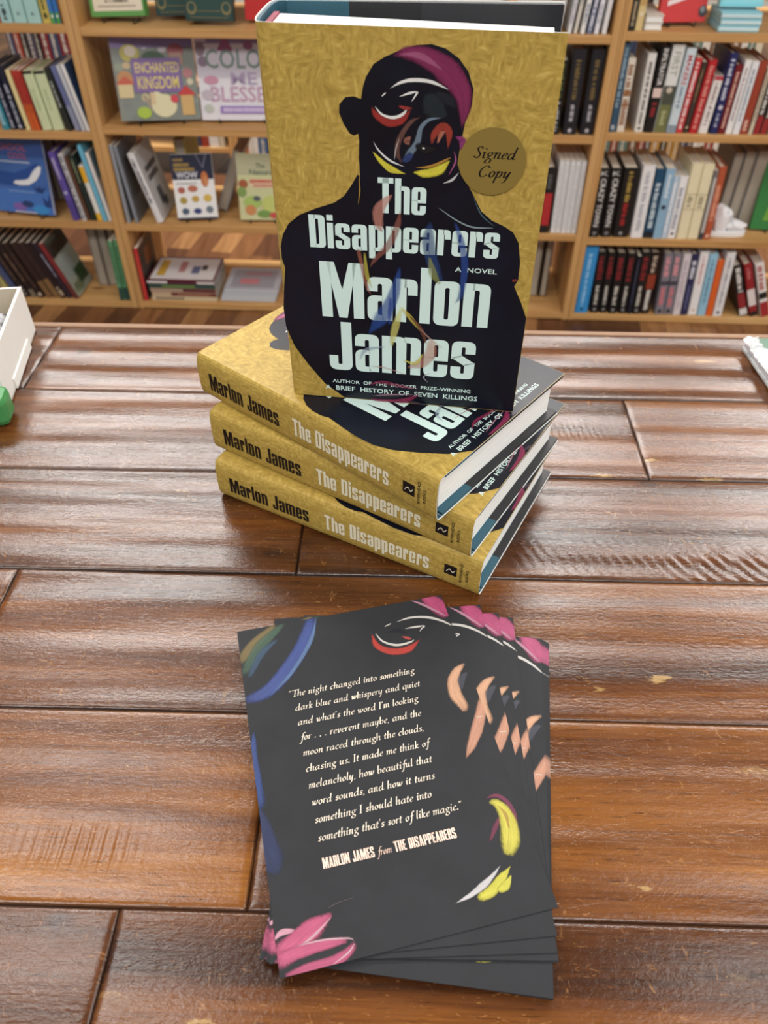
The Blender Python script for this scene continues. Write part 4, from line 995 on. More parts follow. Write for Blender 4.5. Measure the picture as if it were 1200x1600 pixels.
row(ZR[1], [
 (0.5175, .0185, .198, -0.6, .135, 'hard', (52, 84, 108), [('m', .30, .95, (150, 176, 190), .45), ('u', 'B', .03, .08, (210, 220, 225), .5)], 'blue-grey hardback leaning on the left upright of the right bookcase'),
 (0.536, .018, .166, -1.5, .13, 'paper', (222, 214, 200), [('m', .12, .92, (146, 98, 60), .7), ('b', .50, .58, (150, 102, 64)), ('b', .36, .40, (150, 102, 64))], 'short cream paperback with brown lettering beside the blue-grey hardback'),
 (0.583, .021, .177, -1.5, .14, 'hard', (228, 226, 220), [('m', .10, .90, (70, 66, 64), .35), ('d', .05, (90, 90, 90), .4), ('L', [(.05, .02, .98, .98, (176, 176, 178))])], 'white hardback showing its grey left cover after the gap'),
 (0.607, .0225, .194, 0, .14, 'hard', (22, 21, 22), [('t', 'INFILTRATOR', .56, .97, (236, 234, 230), .52), ('b', .42, .53, (224, 200, 190)), ('m', .20, .36, (150, 40, 44), .5)], 'black hardback with bold white capitals and a pale square on the spine'),
 (0.631, .030, .196, 0.6, .14, 'hard', (226, 228, 224), [('b', .0, .40, (112, 116, 72)), ('b', .33, .55, (74, 78, 66)), ('d', .50, (198, 186, 170), .5), ('t', 'FIRST', .66, .93, (170, 172, 160), .55), ('m', .10, .26, (176, 178, 130), .4)], 'white and olive hardback with a small portrait on its spine'),
 (0.663, .0235, .190, 1.2, .14, 'hard', (206, 220, 226), [('t', 'MAKERS', .58, .92, (186, 48, 58), .5), ('m', .30, .56, (120, 140, 160), .35), ('b', 0, .10, (138, 152, 164))], 'pale blue hardback with red capitals down its spine'),
 (0.688, .0150, .170, 2.0, .13, 'paper', (206, 62, 66), [('m', .06, .94, (238, 226, 222), .55)], 'thin bright red paperback with white lettering'),
 (0.706, .0115, .161, 2.0, .13, 'paper', (66, 52, 46), [('m', .45, .9, (150, 120, 80), .4), ('d', .08, (220, 200, 170), .5)], 'thin dark brown paperback between two red books'),
 (0.720, .0205, .165, 2.0, .13, 'hard', (186, 36, 42), [('m', .08, .93, (222, 150, 140), .45)], 'scarlet hardback to the right of the thin brown paperback'),
 (0.744, .0225, .131, 2.0, .12, 'hard', (234, 230, 226), [('m', .15, .88, (150, 130, 130), .35), ('b', .93, 1, (180, 60, 70))], 'shortest white book of the upper right row, with a red head'),
 (0.772, .0190, .181, 0.0, .14, 'hard', (34, 42, 96), [('m', .44, .93, (206, 210, 224), .5), ('d', .34, (206, 206, 214), .6), ('m', .08, .26, (190, 194, 210), .4)], 'tall navy hardback with white lettering on the upper right shelf'),
 (0.792, .0185, .156, 0.0, .13, 'hard', (116, 26, 32), [('m', .10, .90, (216, 176, 160), .4)], 'dark red hardback leaning close on the tall navy one'),
 (0.812, .0160, .166, 0.0, .13, 'paper', (236, 236, 234), [('m', .18, .9, (150, 120, 130), .35)], 'first of two slim white paperbacks next to the dark red hardback'),
 (0.829, .0165, .164, 0.0, .13, 'paper', (230, 232, 234), [('m', .18, .9, (110, 130, 150), .35)], 'second slim white paperback, touching the rust brown book'),
 (0.847, .0200, .165, 0.0, .13, 'hard', (156, 64, 42), [('m', .06, .2, (228, 190, 170), .5)], 'rust brown hardback right of the two slim white paperbacks'),
 (0.869, .0090, .150, 0.0, .13, 'paper', (208, 198, 176), [('m', .2, .9, (120, 90, 70), .4)], 'very thin cream paperback right of the rust brown hardback'),
 (0.879, .0170, .125, 0.0, .13, 'paper', (38, 34, 34), [('b', 0, .35, (150, 40, 40)), ('m', .38, .9, (224, 220, 210), .5)], 'black and red paperback near the right edge of the upper shelf'),
 (0.898, .0170, .130, 0.0, .13, 'paper', (52, 42, 40), [('b', 0, .28, (150, 44, 40)), ('m', .32, .9, (224, 216, 200), .5)], 'brown-black paperback with a red foot at the right frame edge'),
 (0.917, .0200, .150, 0.0, .13, 'paper', (166, 148, 112), [], 'tan paperback cut off by the right edge on the upper shelf'),
], G, seed=1)
G = 'books on the second right shelf'
CT = 'black hardback with tall white capitals, one of two alike on the second right shelf'
ct = [('t', 'CRAZY TOWN', .16, .86, (226, 224, 220), .5), ('u', 'K', .90, .96, (200, 200, 198), .7), ('d', .06, (120, 120, 122), .4)]
row(ZR[2], [
 (0.5175, .0280, .186, -0.7, .14, 'hard', (22, 22, 24), ct, CT, 'two matching black hardbacks'),
 (0.551, .0285, .186, -1.5, .14, 'hard', (22, 22, 24), ct, CT, 'two matching black hardbacks'),
 (0.584, .0410, .187, -1.5, .145, 'hard', (20, 20, 21), [('m', .55, .95, (176, 148, 70), .3), ('m', .18, .5, (168, 40, 40), .32), ('d', .06, (150, 150, 150), .25)], 'thick black hardback with gold and red lettering'),
 (0.633, .0330, .195, -2.0, .14, 'hard', (234, 234, 234), [('m', .08, .92, (176, 178, 184), .4)], 'clean white hardback beside the thick black one'),
 (0.669, .0250, .187, -2.0, .14, 'hard', (28, 74, 104), [('m', .15, .8, (206, 222, 228), .5), ('b', 0, .1, (20, 30, 40))], 'deep blue hardback on the second right shelf'),
 (0.695, .0230, .189, -2.0, .14, 'paper', (142, 180, 206), [('d', .46, (50, 60, 80), .6), ('m', .62, .92, (222, 234, 240), .4)], 'light blue paperback with a dark emblem halfway up'),
 (0.719, .0140, .170, -2.0, .13, 'paper', (188, 206, 222), [('m', .1, .9, (238, 242, 246), .6)], 'thin pale blue paperback next to the white one'),
 (0.735, .0225, .169, -2.0, .13, 'hard', (238, 238, 238), [('m', .16, .82, (150, 154, 170), .5), ('d', .08, (60, 60, 70), .4)], 'shorter white hardback left of the cream pair'),
 (0.760, .0290, .203, -2.6, .145, 'hard', (232, 222, 186), [('b', .60, .615, (196, 184, 150)), ('b', .40, .415, (196, 184, 150)), ('m', .44, .58, (160, 148, 120), .5)], 'left one of two tall cream hardbacks'),
 (0.790, .0300, .201, -2.6, .145, 'hard', (232, 222, 186), [('b', .60, .615, (196, 184, 150)), ('b', .40, .415, (196, 184, 150)), ('m', .44, .58, (160, 148, 120), .5)], 'right one of two tall cream hardbacks'),
 (0.822, .0105, .187, -2.8, .14, 'paper', (120, 114, 112), [('b', .0, .1, (60, 60, 70)), ('b', .1, .9, (186, 182, 178))], 'thin grey paperback squeezed behind the rust orange one'),
 (0.833, .0200, .195, -2.8, .14, 'hard', (178, 86, 54), [('m', .28, .76, (226, 160, 130), .6), ('d', .05, (230, 190, 170), .5)], 'rust orange hardback at the end of the second right row'),
], G, seed=2)
G = 'books on the bottom right shelf'
BR_ = 'black hardback with a dark red title, one of five alike on the bottom right shelf'
br = [('b', .56, .92, (30, 18, 18)), ('t', 'MOUAW', .58, .92, (132, 34, 38), .62)]
br = [('m', .58, .93, (132, 34, 38), .62), ('m', .14, .46, (208, 202, 190), .42), ('d', .06, (150, 150, 150), .35)]
row(ZR[3], [
 (0.518, .0385, .205, -0.8, .14, 'hard', (54, 142, 204), [('m', .12, .90, (150, 200, 236), .28), ('d', .06, (20, 70, 110), .25)], 'bright sky blue hardback at the left end of the bottom shelf'),
 (0.564, .0245, .189, -2.6, .14, 'hard', (22, 21, 22), br, BR_, 'five matching black hardbacks'),
 (0.592, .0225, .187, -2.6, .14, 'hard', (22, 21, 22), br, BR_, 'five matching black hardbacks'),
 (0.618, .0260, .188, -2.6, .14, 'hard', (22, 21, 22), br, BR_, 'five matching black hardbacks'),
 (0.648, .0250, .186, -2.6, .14, 'hard', (22, 21, 22), br, BR_, 'five matching black hardbacks'),
 (0.675, .0110, .182, -2.6, .14, 'paper', (24, 26, 40), [('m', .2, .9, (60, 66, 90), .5)], 'thin blackish navy paperback among the black hardbacks'),
 (0.688, .0250, .191, -2.6, .14, 'hard', (22, 21, 22), br, BR_, 'five matching black hardbacks'),
 (0.714, .0250, .190, -2.6, .14, 'hard', (36, 20, 18), [('m', .70, .95, (200, 180, 160), .5), ('b', .42, .66, (140, 54, 34)), ('m', .08, .4, (226, 222, 214), .5)], 'dark brown hardback with a rusty band and white lettering'),
 (0.757, .0245, .189, -4.5, .13, 'hard', (126, 122, 132), [('m', .66, .95, (226, 150, 156), .6), ('b', .50, .56, (60, 60, 70)), ('m', .16, .46, (214, 120, 126), .55), ('d', .06, (40, 40, 46), .5)], 'left of two grey hardbacks with pink lettering'),
 (0.783, .0245, .189, -4.5, .13, 'hard', (126, 122, 132), [('m', .66, .95, (226, 150, 156), .6), ('b', .50, .56, (60, 60, 70)), ('m', .16, .46, (214, 120, 126), .55), ('d', .06, (40, 40, 46), .5)], 'right of two grey hardbacks with pink lettering'),
 (0.809, .0225, .190, -4.5, .13, 'hard', (214, 206, 210), [('m', .1, .9, (190, 176, 184), .5)], 'pale mauve-white hardback next to the grey pair'),
 (0.833, .0200, .189, -4.5, .13, 'hard', (36, 38, 78), [('m', .62, .9, (220, 222, 230), .6), ('m', .12, .5, (96, 100, 140), .4)], 'navy hardback with white lettering near its head, bottom shelf'),
 (0.855, .0260, .197, -4.5, .14, 'hard', (234, 232, 232), [('m', .5, .93, (206, 150, 150), .3), ('d', .08, (206, 150, 120), .3)], 'tall white hardback left of the light blue one'),
 (0.882, .0240, .193, -4.5, .14, 'hard', (150, 196, 218), [('m', .2, .9, (90, 130, 160), .35)], 'light blue hardback left of the orange one'),
 (0.907, .0195, .174, -4.5, .13, 'hard', (218, 98, 36), [], 'plain orange hardback on the bottom shelf'),
 (0.928, .0260, .198, -4.5, .14, 'hard', (228, 226, 226), [('m', .16, .92, (150, 150, 158), .35), ('d', .06, (80, 80, 90), .4)], 'tall white hardback right of the orange one'),
 (1.000, .0225, .169, -23, .13, 'hard', (26, 24, 26), [('m', .5, .95, (226, 222, 216), .6), ('b', .16, .46, (140, 40, 44)), ('b', .02, .15, (222, 216, 212))], 'black hardback slanting left with a red and white foot'),
 (1.038, .0225, .174, -23, .13, 'hard', (146, 36, 40), [('m', .72, .92, (200, 120, 120), .4), ('b', .20, .52, (226, 214, 210)), ('b', 0, .08, K_)], 'dark red hardback slanting left beside the slanting black one'),
 (1.070, .0240, .178, -23, .13, 'hard', (230, 226, 222), [('m', .55, .95, (170, 60, 60), .6), ('b', .34, .46, K_), ('b', .0, .28, (160, 44, 46))], 'white and red hardback slanting at the right edge of the frame'),
], G, seed=3)
# middle bookcase, right of the upright novel
G = 'books at the right end of the middle bookcase'
row(ZM[1], [
 (0.368, .0240, .170, -1.0, .14, 'paper', (24, 26, 24), [('m', .5, .95, (110, 120, 60), .6), ('m', .05, .45, (190, 190, 190), .5)], 'black paperback with speckled spine half hidden by the upright novel'),
 (0.402, .0340, .193, -1.0, .15, 'hard', (30, 31, 38), [('m', .42, .88, (120, 102, 60), .35), ('m', .16, .36, (190, 190, 196), .28), ('d', .05, (190, 190, 196), .3)], 'left of two charcoal hardbacks on the middle shelf'),
 (0.446, .0340, .193, -0.5, .15, 'hard', (30, 31, 38), [('m', .42, .88, (120, 102, 60), .35), ('m', .16, .36, (190, 190, 196), .28), ('d', .05, (190, 190, 196), .3)], 'right of two charcoal hardbacks, next to the upright board'),
], G, seed=4)
row(ZM[0], [
 (0.352, .0085, .20, 5.0, .17, 'paper', (236, 236, 232), [('m', .1, .9, (120, 120, 130), .4)], 'first slim white magazine-like book on the top middle shelf'),
 (0.378, .0085, .20, 5.0, .17, 'paper', (226, 228, 232), [('m', .1, .9, (150, 140, 160), .4)], 'second slim white book on the top middle shelf'),
 (0.393, .0075, .20, 5.0, .17, 'paper', (222, 218, 206), [('m', .3, .9, (120, 120, 90), .4)], 'slim cream book third from left on the top middle shelf'),
 (0.408, .0100, .20, 5.0, .17, 'paper', (238, 238, 236), [('m', .1, .3, (60, 90, 140), .5)], 'slim white book fourth from left on the top middle shelf'),
 (0.424, .0105, .20, 5.0, .17, 'paper', (120, 130, 160), [('m', .05, .95, (226, 226, 232), .7), ('b', .5, .56, (180, 60, 50))], 'slim mottled blue and white book on the top middle shelf'),
 (0.440, .0100, .20, 4.0, .17, 'paper', (232, 234, 240), [('m', .1, .3, (120, 120, 140), .4)], 'slim bluish white book second from the upright board'),
 (0.459, .0100, .19, 3, .17, 'paper', (240, 240, 240), [], 'slim plain white book against the upright board, top middle shelf'),
], 'slim white books on the top middle shelf', seed=5)
st = [('m', .06, .95, (176, 178, 182), .3)]
row(ZM[2], [
 (0.378, .0250, .176, -0.8, .13, 'hard', (30, 28, 30), [('b', .12, .62, (176, 44, 46)), ('m', .7, .9, (90, 90, 90), .5)], 'black hardback with a red panel beside the thin white set'),
] + [(0.410 + k*0.0142, .0136, .194, -0.8, .15, 'paper', (214, 214, 214), [('b', .0, 1, (196, 196, 198)), ('b', .0, .99, (226, 226, 226))] + st,
      '%s thin white paperback of the identical set of five by the upright' % nm) for k, nm in enumerate(('first', 'second', 'third', 'fourth', 'fifth'))],
 'set of thin white paperbacks', seed=6)
# left bookcase
G = 'books on the second left shelf'
row(ZL[1], [
 (-1.062, .018, .118, -4, .12, 'hard', (60, 140, 160), [('b', .55, 1, (22, 24, 40)), ('m', .1, .5, (170, 210, 220), .5)], 'turquoise and navy book cut off by the left edge'),
 (-1.040, .0150, .150, -4, .12, 'hard', (28, 32, 54), [('m', .05, .72, (176, 180, 196), .5)], 'navy hardback with white lettering, leftmost of its pair'),
 (-1.022, .0165, .150, -4, .12, 'hard', (28, 32, 54), [('m', .05, .72, (176, 180, 196), .5), ('d', .05, (170, 174, 190), .6)], 'navy hardback with white lettering, next to the thin cream book'),
 (-0.998, .0110, .142, -5, .12, 'paper', (232, 216, 158), [], 'thin pale yellow paperback beside the red-orange pair'),
 (-0.985, .0125, .141, -5, .12, 'paper', (180, 58, 44), [('b', .0, .45, (206, 96, 40)), ('m', .3, .9, (120, 40, 34), .3)], 'left of two thin red-orange paperbacks'),
 (-0.972, .0125, .141, -5, .12, 'paper', (176, 54, 44), [('b', .0, .45, (206, 96, 40)), ('m', .3, .9, (120, 40, 34), .3)], 'right of two thin red-orange paperbacks'),
 (-0.956, .0260, .140, -5, .12, 'hard', (206, 218, 176), [('b', .95, 1, (40, 40, 40)), ('m', .35, .7, (182, 196, 150), .3)], 'left of two pale green hardbacks on the second left shelf'),
 (-0.928, .0300, .140, -5, .12, 'hard', (206, 218, 176), [('b', .95, 1, (40, 40, 40)), ('m', .35, .7, (182, 196, 150), .3)], 'right of two pale green hardbacks on the second left shelf'),
 (-0.893, .0150, .148, -8, .12, 'hard', (38, 42, 38), [('m', .4, .8, (200, 206, 200), .3)], 'dark green-black hardback slanting right of the pale green pair'),
 (-0.868, .0150, .153, -10, .12, 'hard', (106, 116, 160), [('b', 0, .4, (140, 146, 170))], 'slate blue book slanting beside the thin white ones'),
 (-0.850, .0100, .156, -10, .12, 'paper', (196, 200, 208), [], 'thin grey-white book slanting, left of the white one'),
 (-0.838, .0100, .158, -10, .12, 'paper', (232, 232, 230), [('R', [(.0, .0, 1, 1, (40, 84, 136)), (.3, .72, .7, .9, (120, 150, 180))])], 'thin white book with a blue cover leaning at the bookcase side'),
], G, seed=7)
row(ZL[0], [
 (-1.010, .024, .19, 0, .13, 'hard', (206, 92, 48), [('m', .05, .9, (150, 60, 36), .4)], 'orange-red hardback at the left frame edge of the top left shelf'),
 (-0.984, .0290, .19, 0, .13, 'hard', (164, 206, 204), [('d', .12, (50, 60, 66), .4), ('m', .05, .2, (60, 80, 86), .3)], 'leftmost pale teal hardback, with a dark emblem at its foot'),
 (-0.953, .0330, .19, 0, .13, 'hard', (168, 210, 206), [('d', .10, (120, 150, 150), .25)], 'middle pale teal hardback of the three on the top left shelf'),
 (-0.918, .0340, .19, 0, .13, 'hard', (168, 210, 206), [('d', .10, (120, 150, 150), .25)], 'right-hand pale teal hardback, beside the yellow one'),
 (-0.881, .0210, .19, 0, .13, 'hard', (206, 186, 92), [('m', .05, .9, (90, 90, 50), .4), ('d', .08, (70, 70, 40), .5)], 'mustard yellow hardback right of the pale teal three'),
 (-0.859, .0110, .19, 0, .13, 'paper', (56, 120, 190), [('b', 0, .12, (80, 160, 70)), ('d', .08, (230, 236, 230), .6)], 'left blue and green thin book on the top left shelf'),
 (-0.847, .0110, .19, 0, .13, 'paper', (56, 120, 190), [('b', 0, .12, (80, 160, 70)), ('d', .08, (230, 236, 230), .6)], 'right blue and green thin book on the top left shelf'),
 (-0.835, .0090, .18, 0, .13, 'paper', (150, 104, 44), [], 'thin brown book at the bookcase side, top left shelf'),
], 'books on the top left shelf', seed=15)
G = 'books on the third left shelf'
row(ZL[2], [
 (-0.940, .0180, .186, -6.5, .13, 'hard', (96, 80, 160), [('m', .62, .92, (196, 190, 220), .4), ('d', .42, (180, 180, 210), .6), ('b', 0, .3, (82, 66, 140))], 'violet hardback leaning on the third left shelf'),
 (-0.914, .0120, .181, -6.5, .13, 'paper', (214, 214, 216), [('m', .02, .98, (110, 110, 116), .8)], 'spiral bound notebook with a white wire edge'),
 (-0.901, .0110, .174, -6.5, .13, 'hard', (94, 62, 46), [], 'thin brown hardback right of the spiral notebook'),
 (-0.888, .0160, .178, -6.5, .13, 'hard', (30, 44, 40), [('m', .6, .95, (150, 160, 120), .3)], 'dark green hardback with faint gold lettering'),
 (-0.870, .0150, .152, -6.5, .12, 'hard', (230, 228, 220), [('b', .70, .98, (232, 176, 44)), ('b', .0, .14, (232, 182, 44))], 'short white book with yellow ends on the third left shelf'),
 (-0.853, .0120, .206, -6.5, .13, 'hard', (110, 186, 214), [], 'tall sky blue book left of the white one'),
 (-0.839, .0110, .186, -6.5, .13, 'hard', (228, 226, 222), [('R', [(0, 0, 1, 1, (222, 216, 208)), (0.05, .62, .95, 1, (120, 186, 214)), (.3, .42, .8, .60, (170, 40, 46)), (.55, .0, 1, .5, (70, 40, 38))])], 'white book with a red motif on its cover at the bookcase side'),
], G, seed=8)
G = 'dark games guides slanting on the bottom left shelf'
brn = (44, 32, 30)
row(ZL[3], [
 (-1.240, .0180, .165, -20, .13, 'paper', (150, 60, 50), [], 'reddish paperback deep at the bottom left corner'),
 (-1.212, .0180, .170, -20, .13, 'paper', (196, 180, 110), [('m', .2, .8, (90, 110, 90), .4)], 'yellowish slanting paperback near the white box'),
 (-1.186, .0180, .178, -20, .13, 'paper', (74, 84, 120), [], 'slate blue slanting paperback on the bottom left shelf'),
 (-1.158, .0180, .182, -20, .13, 'paper', brn, [('m', .3, .9, (96, 76, 62), .5), ('m', .04, .2, (160, 150, 140), .6)], 'first dark brown slanting book right of the slate blue one'),
 (-1.135, .0180, .182, -20, .13, 'paper', brn, [('m', .3, .8, (128, 100, 80), .4), ('b', .0, .14, (120, 108, 90))], 'second dark brown slanting book, with mottled foot'),
 (-1.112, .0170, .182, -20, .13, 'paper', (48, 34, 30), [('m', .2, .8, (80, 56, 46), .5), ('d', .06, (186, 170, 150), .8)], 'third dark brown slanting book, with a pale emblem at the foot'),
 (-1.088, .0200, .183, -20, .13, 'paper', (52, 36, 32), [('b', .0, .3, (124, 92, 58))], 'dark brown slanting book with a tan lower spine, left one'),
 (-1.066, .0200, .183, -20, .13, 'paper', (54, 38, 34), [('b', .0, .34, (130, 98, 62))], 'dark brown slanting book with a tan lower spine, right one'),
 (-1.043, .0180, .184, -20, .13, 'paper', (42, 28, 30), [('m', .06, .2, (190, 170, 140), .7)], 'blackish brown slanting book with cream marks at its foot'),
 (-1.023, .0150, .184, -20, .13, 'paper', (46, 36, 46), [('m', .4, .8, (170, 170, 190), .4)], 'dusky purple slanting book beside the maroon one'),
 (-1.003, .0160, .183, -20, .13, 'paper', (128, 46, 48), [('b', .0, .3, (104, 50, 46)), ('R', [(0, 0, 1, 1, (150, 156, 140)), (.0, .70, 1, 1, (54, 44, 38)), (.2, .74, .8, .86, (120, 80, 40)), (.0, .3, .66, .66, (186, 196, 190)), (.45, .1, .95, .36, (52, 84, 46)), (.1, .04, .5, .2, (140, 150, 110))])], 'maroon slanting book showing a mottled green and white cover'),
], G, seed=9)
row(ZL[3], [
 (-0.862, .0140, .188, 1.5, .13, 'paper', (96, 150, 108), [('m', .3, .9, (60, 104, 76), .5), ('b', .0, .22, (40, 70, 66))], 'left of two thin green books by the side panel'),
 (-0.846, .0140, .190, 1.5, .13, 'paper', (90, 146, 102), [('m', .3, .9, (60, 104, 76), .5), ('b', .0, .22, (40, 70, 66))], 'right of two thin green books by the side panel'),
], 'thin green books on the bottom left shelf', seed=10)
# middle bookcase, left half
row(ZM[3], [
 (-0.786, .0125, .165, 0.0, .14, 'paper', (188, 46, 54), [('m', .1, .9, (214, 96, 60), .4), ('R', [(0, 0, 1, 1, (46, 36, 34)), (.35, .55, .8, .85, (150, 84, 46)), (.1, .1, .6, .4, (90, 80, 76))])], 'red spined book standing left of the flat pile on the bottom shelf'),
], 'books on the bottom middle shelf', seed=11)
row(ZM[2], [
 (-0.785, .0100, .210, -1.0, .16, 'paper', (150, 156, 164), [('R', [(0, 0, 1, 1, (118, 122, 128))])], 'grey plastic-wrapped book against the side panel, first of two'),
 (-0.772, .0100, .208, -4.5, .16, 'paper', (136, 142, 152), [('R', [(0, 0, 1, 1, (96, 100, 106)), (.1, .3, .6, .8, (130, 134, 140))])], 'grey plastic-wrapped book leaning next to the first one'),
 (-0.700, .0190, .192, -14, .145, 'hard', (226, 226, 226), [('m', .30, .92, (70, 74, 90), .42), ('R', [(.02, .02, .98, .98, (196, 196, 198)), (.2, .66, .86, .74, (96, 96, 104)), (.2, .54, .8, .62, (96, 96, 104)), (.35, .16, .6, .40, (44, 58, 110)), (.45, .1, .7, .22, (60, 62, 76))])], 'fat white hardback leaning left with dark spine lettering'),
], 'books on the third middle shelf', seed=12)

# page blocks of the books that face the other way, and the rows across the next aisle
def far_side(name, label, x, zs, w, h, d, yfore, col, lean=0, pages=None, group='books turned to the far side of the shelves'):
    t = shelf_book(name, label, w, h, d, 'hard', col, [], group, int(abs(x)*1000), pages=pages or PAGES_DARKER)
    a = R(lean)
    z = zs + 0.0004 + (w*math.sin(a) if a > 0 else 0)
    t.location = B(x + w, yfore + d, z); t.rotation_euler = (0, a, BY + math.pi)
fs = [(-1.066, ZL[2], .030, .205, (120, 112, 104), 'grey page block turned backwards behind the whale book'), (-1.034, ZL[2], .032, .200, (96, 84, 60), 'backward-facing book with an ochre board, third left shelf'),
      (-1.000, ZL[2], .048, .196, (90, 88, 88), 'broad grey backward-facing book behind the violet hardback'),
      (-0.953, ZL[3], .028, .200, (140, 130, 118), 'left tan page block at the back of the bottom left shelf'), (-0.922, ZL[3], .026, .200, (140, 130, 118), 'middle tan page block at the back of the bottom left shelf'),
      (-0.893, ZL[3], .024, .190, (84, 50, 46), 'grey page block with maroon boards behind the green books'),
      (0.380, ZM[3], .032, .215, (120, 108, 92), 'large tan page block at the back of the bottom middle shelf'), (0.420, ZM[3], .020, .210, (70, 56, 40), 'dark brown board behind the large tan page block'),
      (0.885, ZR[2], .028, .205, (110, 110, 112), 'first grey page block behind the white crumpled figure'), (0.915, ZR[2], .028, .208, (150, 144, 128), 'tan page block behind the white crumpled figure'),
      (0.945, ZR[2], .040, .210, (96, 98, 104), 'broad blue-grey page block left of the green picture book'),
      (-0.735, ZM[1], .050, .150, (120, 118, 120), 'grey backward book behind the plastic-wrapped picture book'), (-0.535, ZM[1], .060, .16, (150, 146, 150), 'grey backward book between the two colouring books'),
      (-0.600, ZM[0], .06, .20, (140, 142, 150), 'grey backward book behind the green game boxes'), (-0.405, ZM[0], .02, .20, (226, 226, 220), 'white edged backward book near the red sign'),
      (-0.545, ZM[2], .026, .180, (150, 152, 156), 'grey backward book slanting right of the stones book'),
      (-0.640, ZM[2], .030, .200, (180, 170, 90), 'yellow-green edged backward book above the stones book')]
for x, zs, w, h, c, lab in fs:
    yf = .150 if zs in (ZM[0], ZM[1], ZL[2]) else .098
    ln = 0
    if 'right of the stones' in lab: ln = -22
    far_side('backward_book', lab, x, zs, w, h, .145, yf, c, ln)
PAL = [(150, 60, 44), (60, 70, 96), (206, 196, 170), (36, 34, 36), (92, 120, 110), (180, 140, 70), (120, 40, 46), (222, 218, 210), (70, 100, 140), (110, 80, 56), (200, 110, 60), (84, 76, 90)]
PN = ['brick red', 'slate blue', 'cream', 'black', 'sage green', 'ochre', 'wine red', 'white', 'blue', 'brown', 'orange', 'dusky violet']
NTH = ['first', 'second', 'third', 'fourth', 'fifth', 'sixth', 'seventh', 'eighth', 'ninth', 'tenth', 'eleventh', 'twelfth', 'thirteenth', 'fourteenth', 'fifteenth', 'sixteenth', 'seventeenth', 'eighteenth']
def far_row(x0, x1, zs, hs, where, seed):
    rnd = random.Random(seed); x = x0; i = 0; items = []
    while x < x1 and i < 18:
        w = rnd.uniform(.022, .042); k = rnd.randrange(len(PAL))
        items.append((x, w, rnd.uniform(*hs), 0, .13, 'hard', PAL[k], [('m', .3, .85, (210, 204, 190), .35)], '%s spine, %s from the left %s' % (PN[k], NTH[i], where)))
        x += w + 0.001; i += 1
    row(zs, items, 'books across the next aisle', y=FY+0.008, seed=seed)
far_row(-1.50, -1.23, -0.40, (.17, .21), 'in the gap above the second left shelf', 31)
far_row(-0.93, -0.74, -0.64, (.17, .21), 'in the gap above the stones book', 32)
far_row(-0.68, -0.56, -0.735, (.14, .19), 'in the low gap left of the upright novel', 33)
far_row(0.70, 1.24, -0.40, (.17, .21), 'in the gap above the upper right row', 34)
far_row(0.70, 1.24, -0.735, (.17, .21), 'in the gap above the second right row', 35)

# ------------------------------------------------------------------ books on show
WIRE = mat((26, 26, 28), 0.4)
def put_art(mb, art, w, h, y0=-0.0003):
    lay = 0
    for a in art:
        lay += 1; y = y0 - lay*0.00015
        if a[0] == 'r':
            _, u0, v0, u1, v1, c = a; mb.face([(u0*w, y, v0*h), (u1*w, y, v0*h), (u1*w, y, v1*h), (u0*w, y, v1*h)], mat(c, .4))
        elif a[0] == 'c':
            _, u, v, ru, rv, c = a; mb.face([(u*w + ru*w*math.cos(k*math.pi/10), y, v*h + rv*h*math.sin(k*math.pi/10)) for k in range(20)], mat(c, .4))
        elif a[0] == 'p':
            mb.face([(u*w, y, v*h) for u, v in a[1]], mat(a[2], .4))
        elif a[0] == 't':
            _, t, u0, v0, u1, v1, c = a; put_plain(mb, t, lambda u, v: (u0*w + u, y, v0*h + v), (u1-u0)*w, (v1-v0)*h, mat(c, .4))
        elif a[0] == 'm':
            _, u0, v0, u1, v1, c = a; rnd = random.Random(int(v0*997)); u = u0
            while u < u1:
                L = rnd.uniform(.012, .03); mb.face([(u*w, y, v0*h), (min(u+L, u1)*w, y, v0*h), (min(u+L, u1)*w, y, v1*h), (u*w, y, v1*h)], mat(c, .4)); u += L + .008
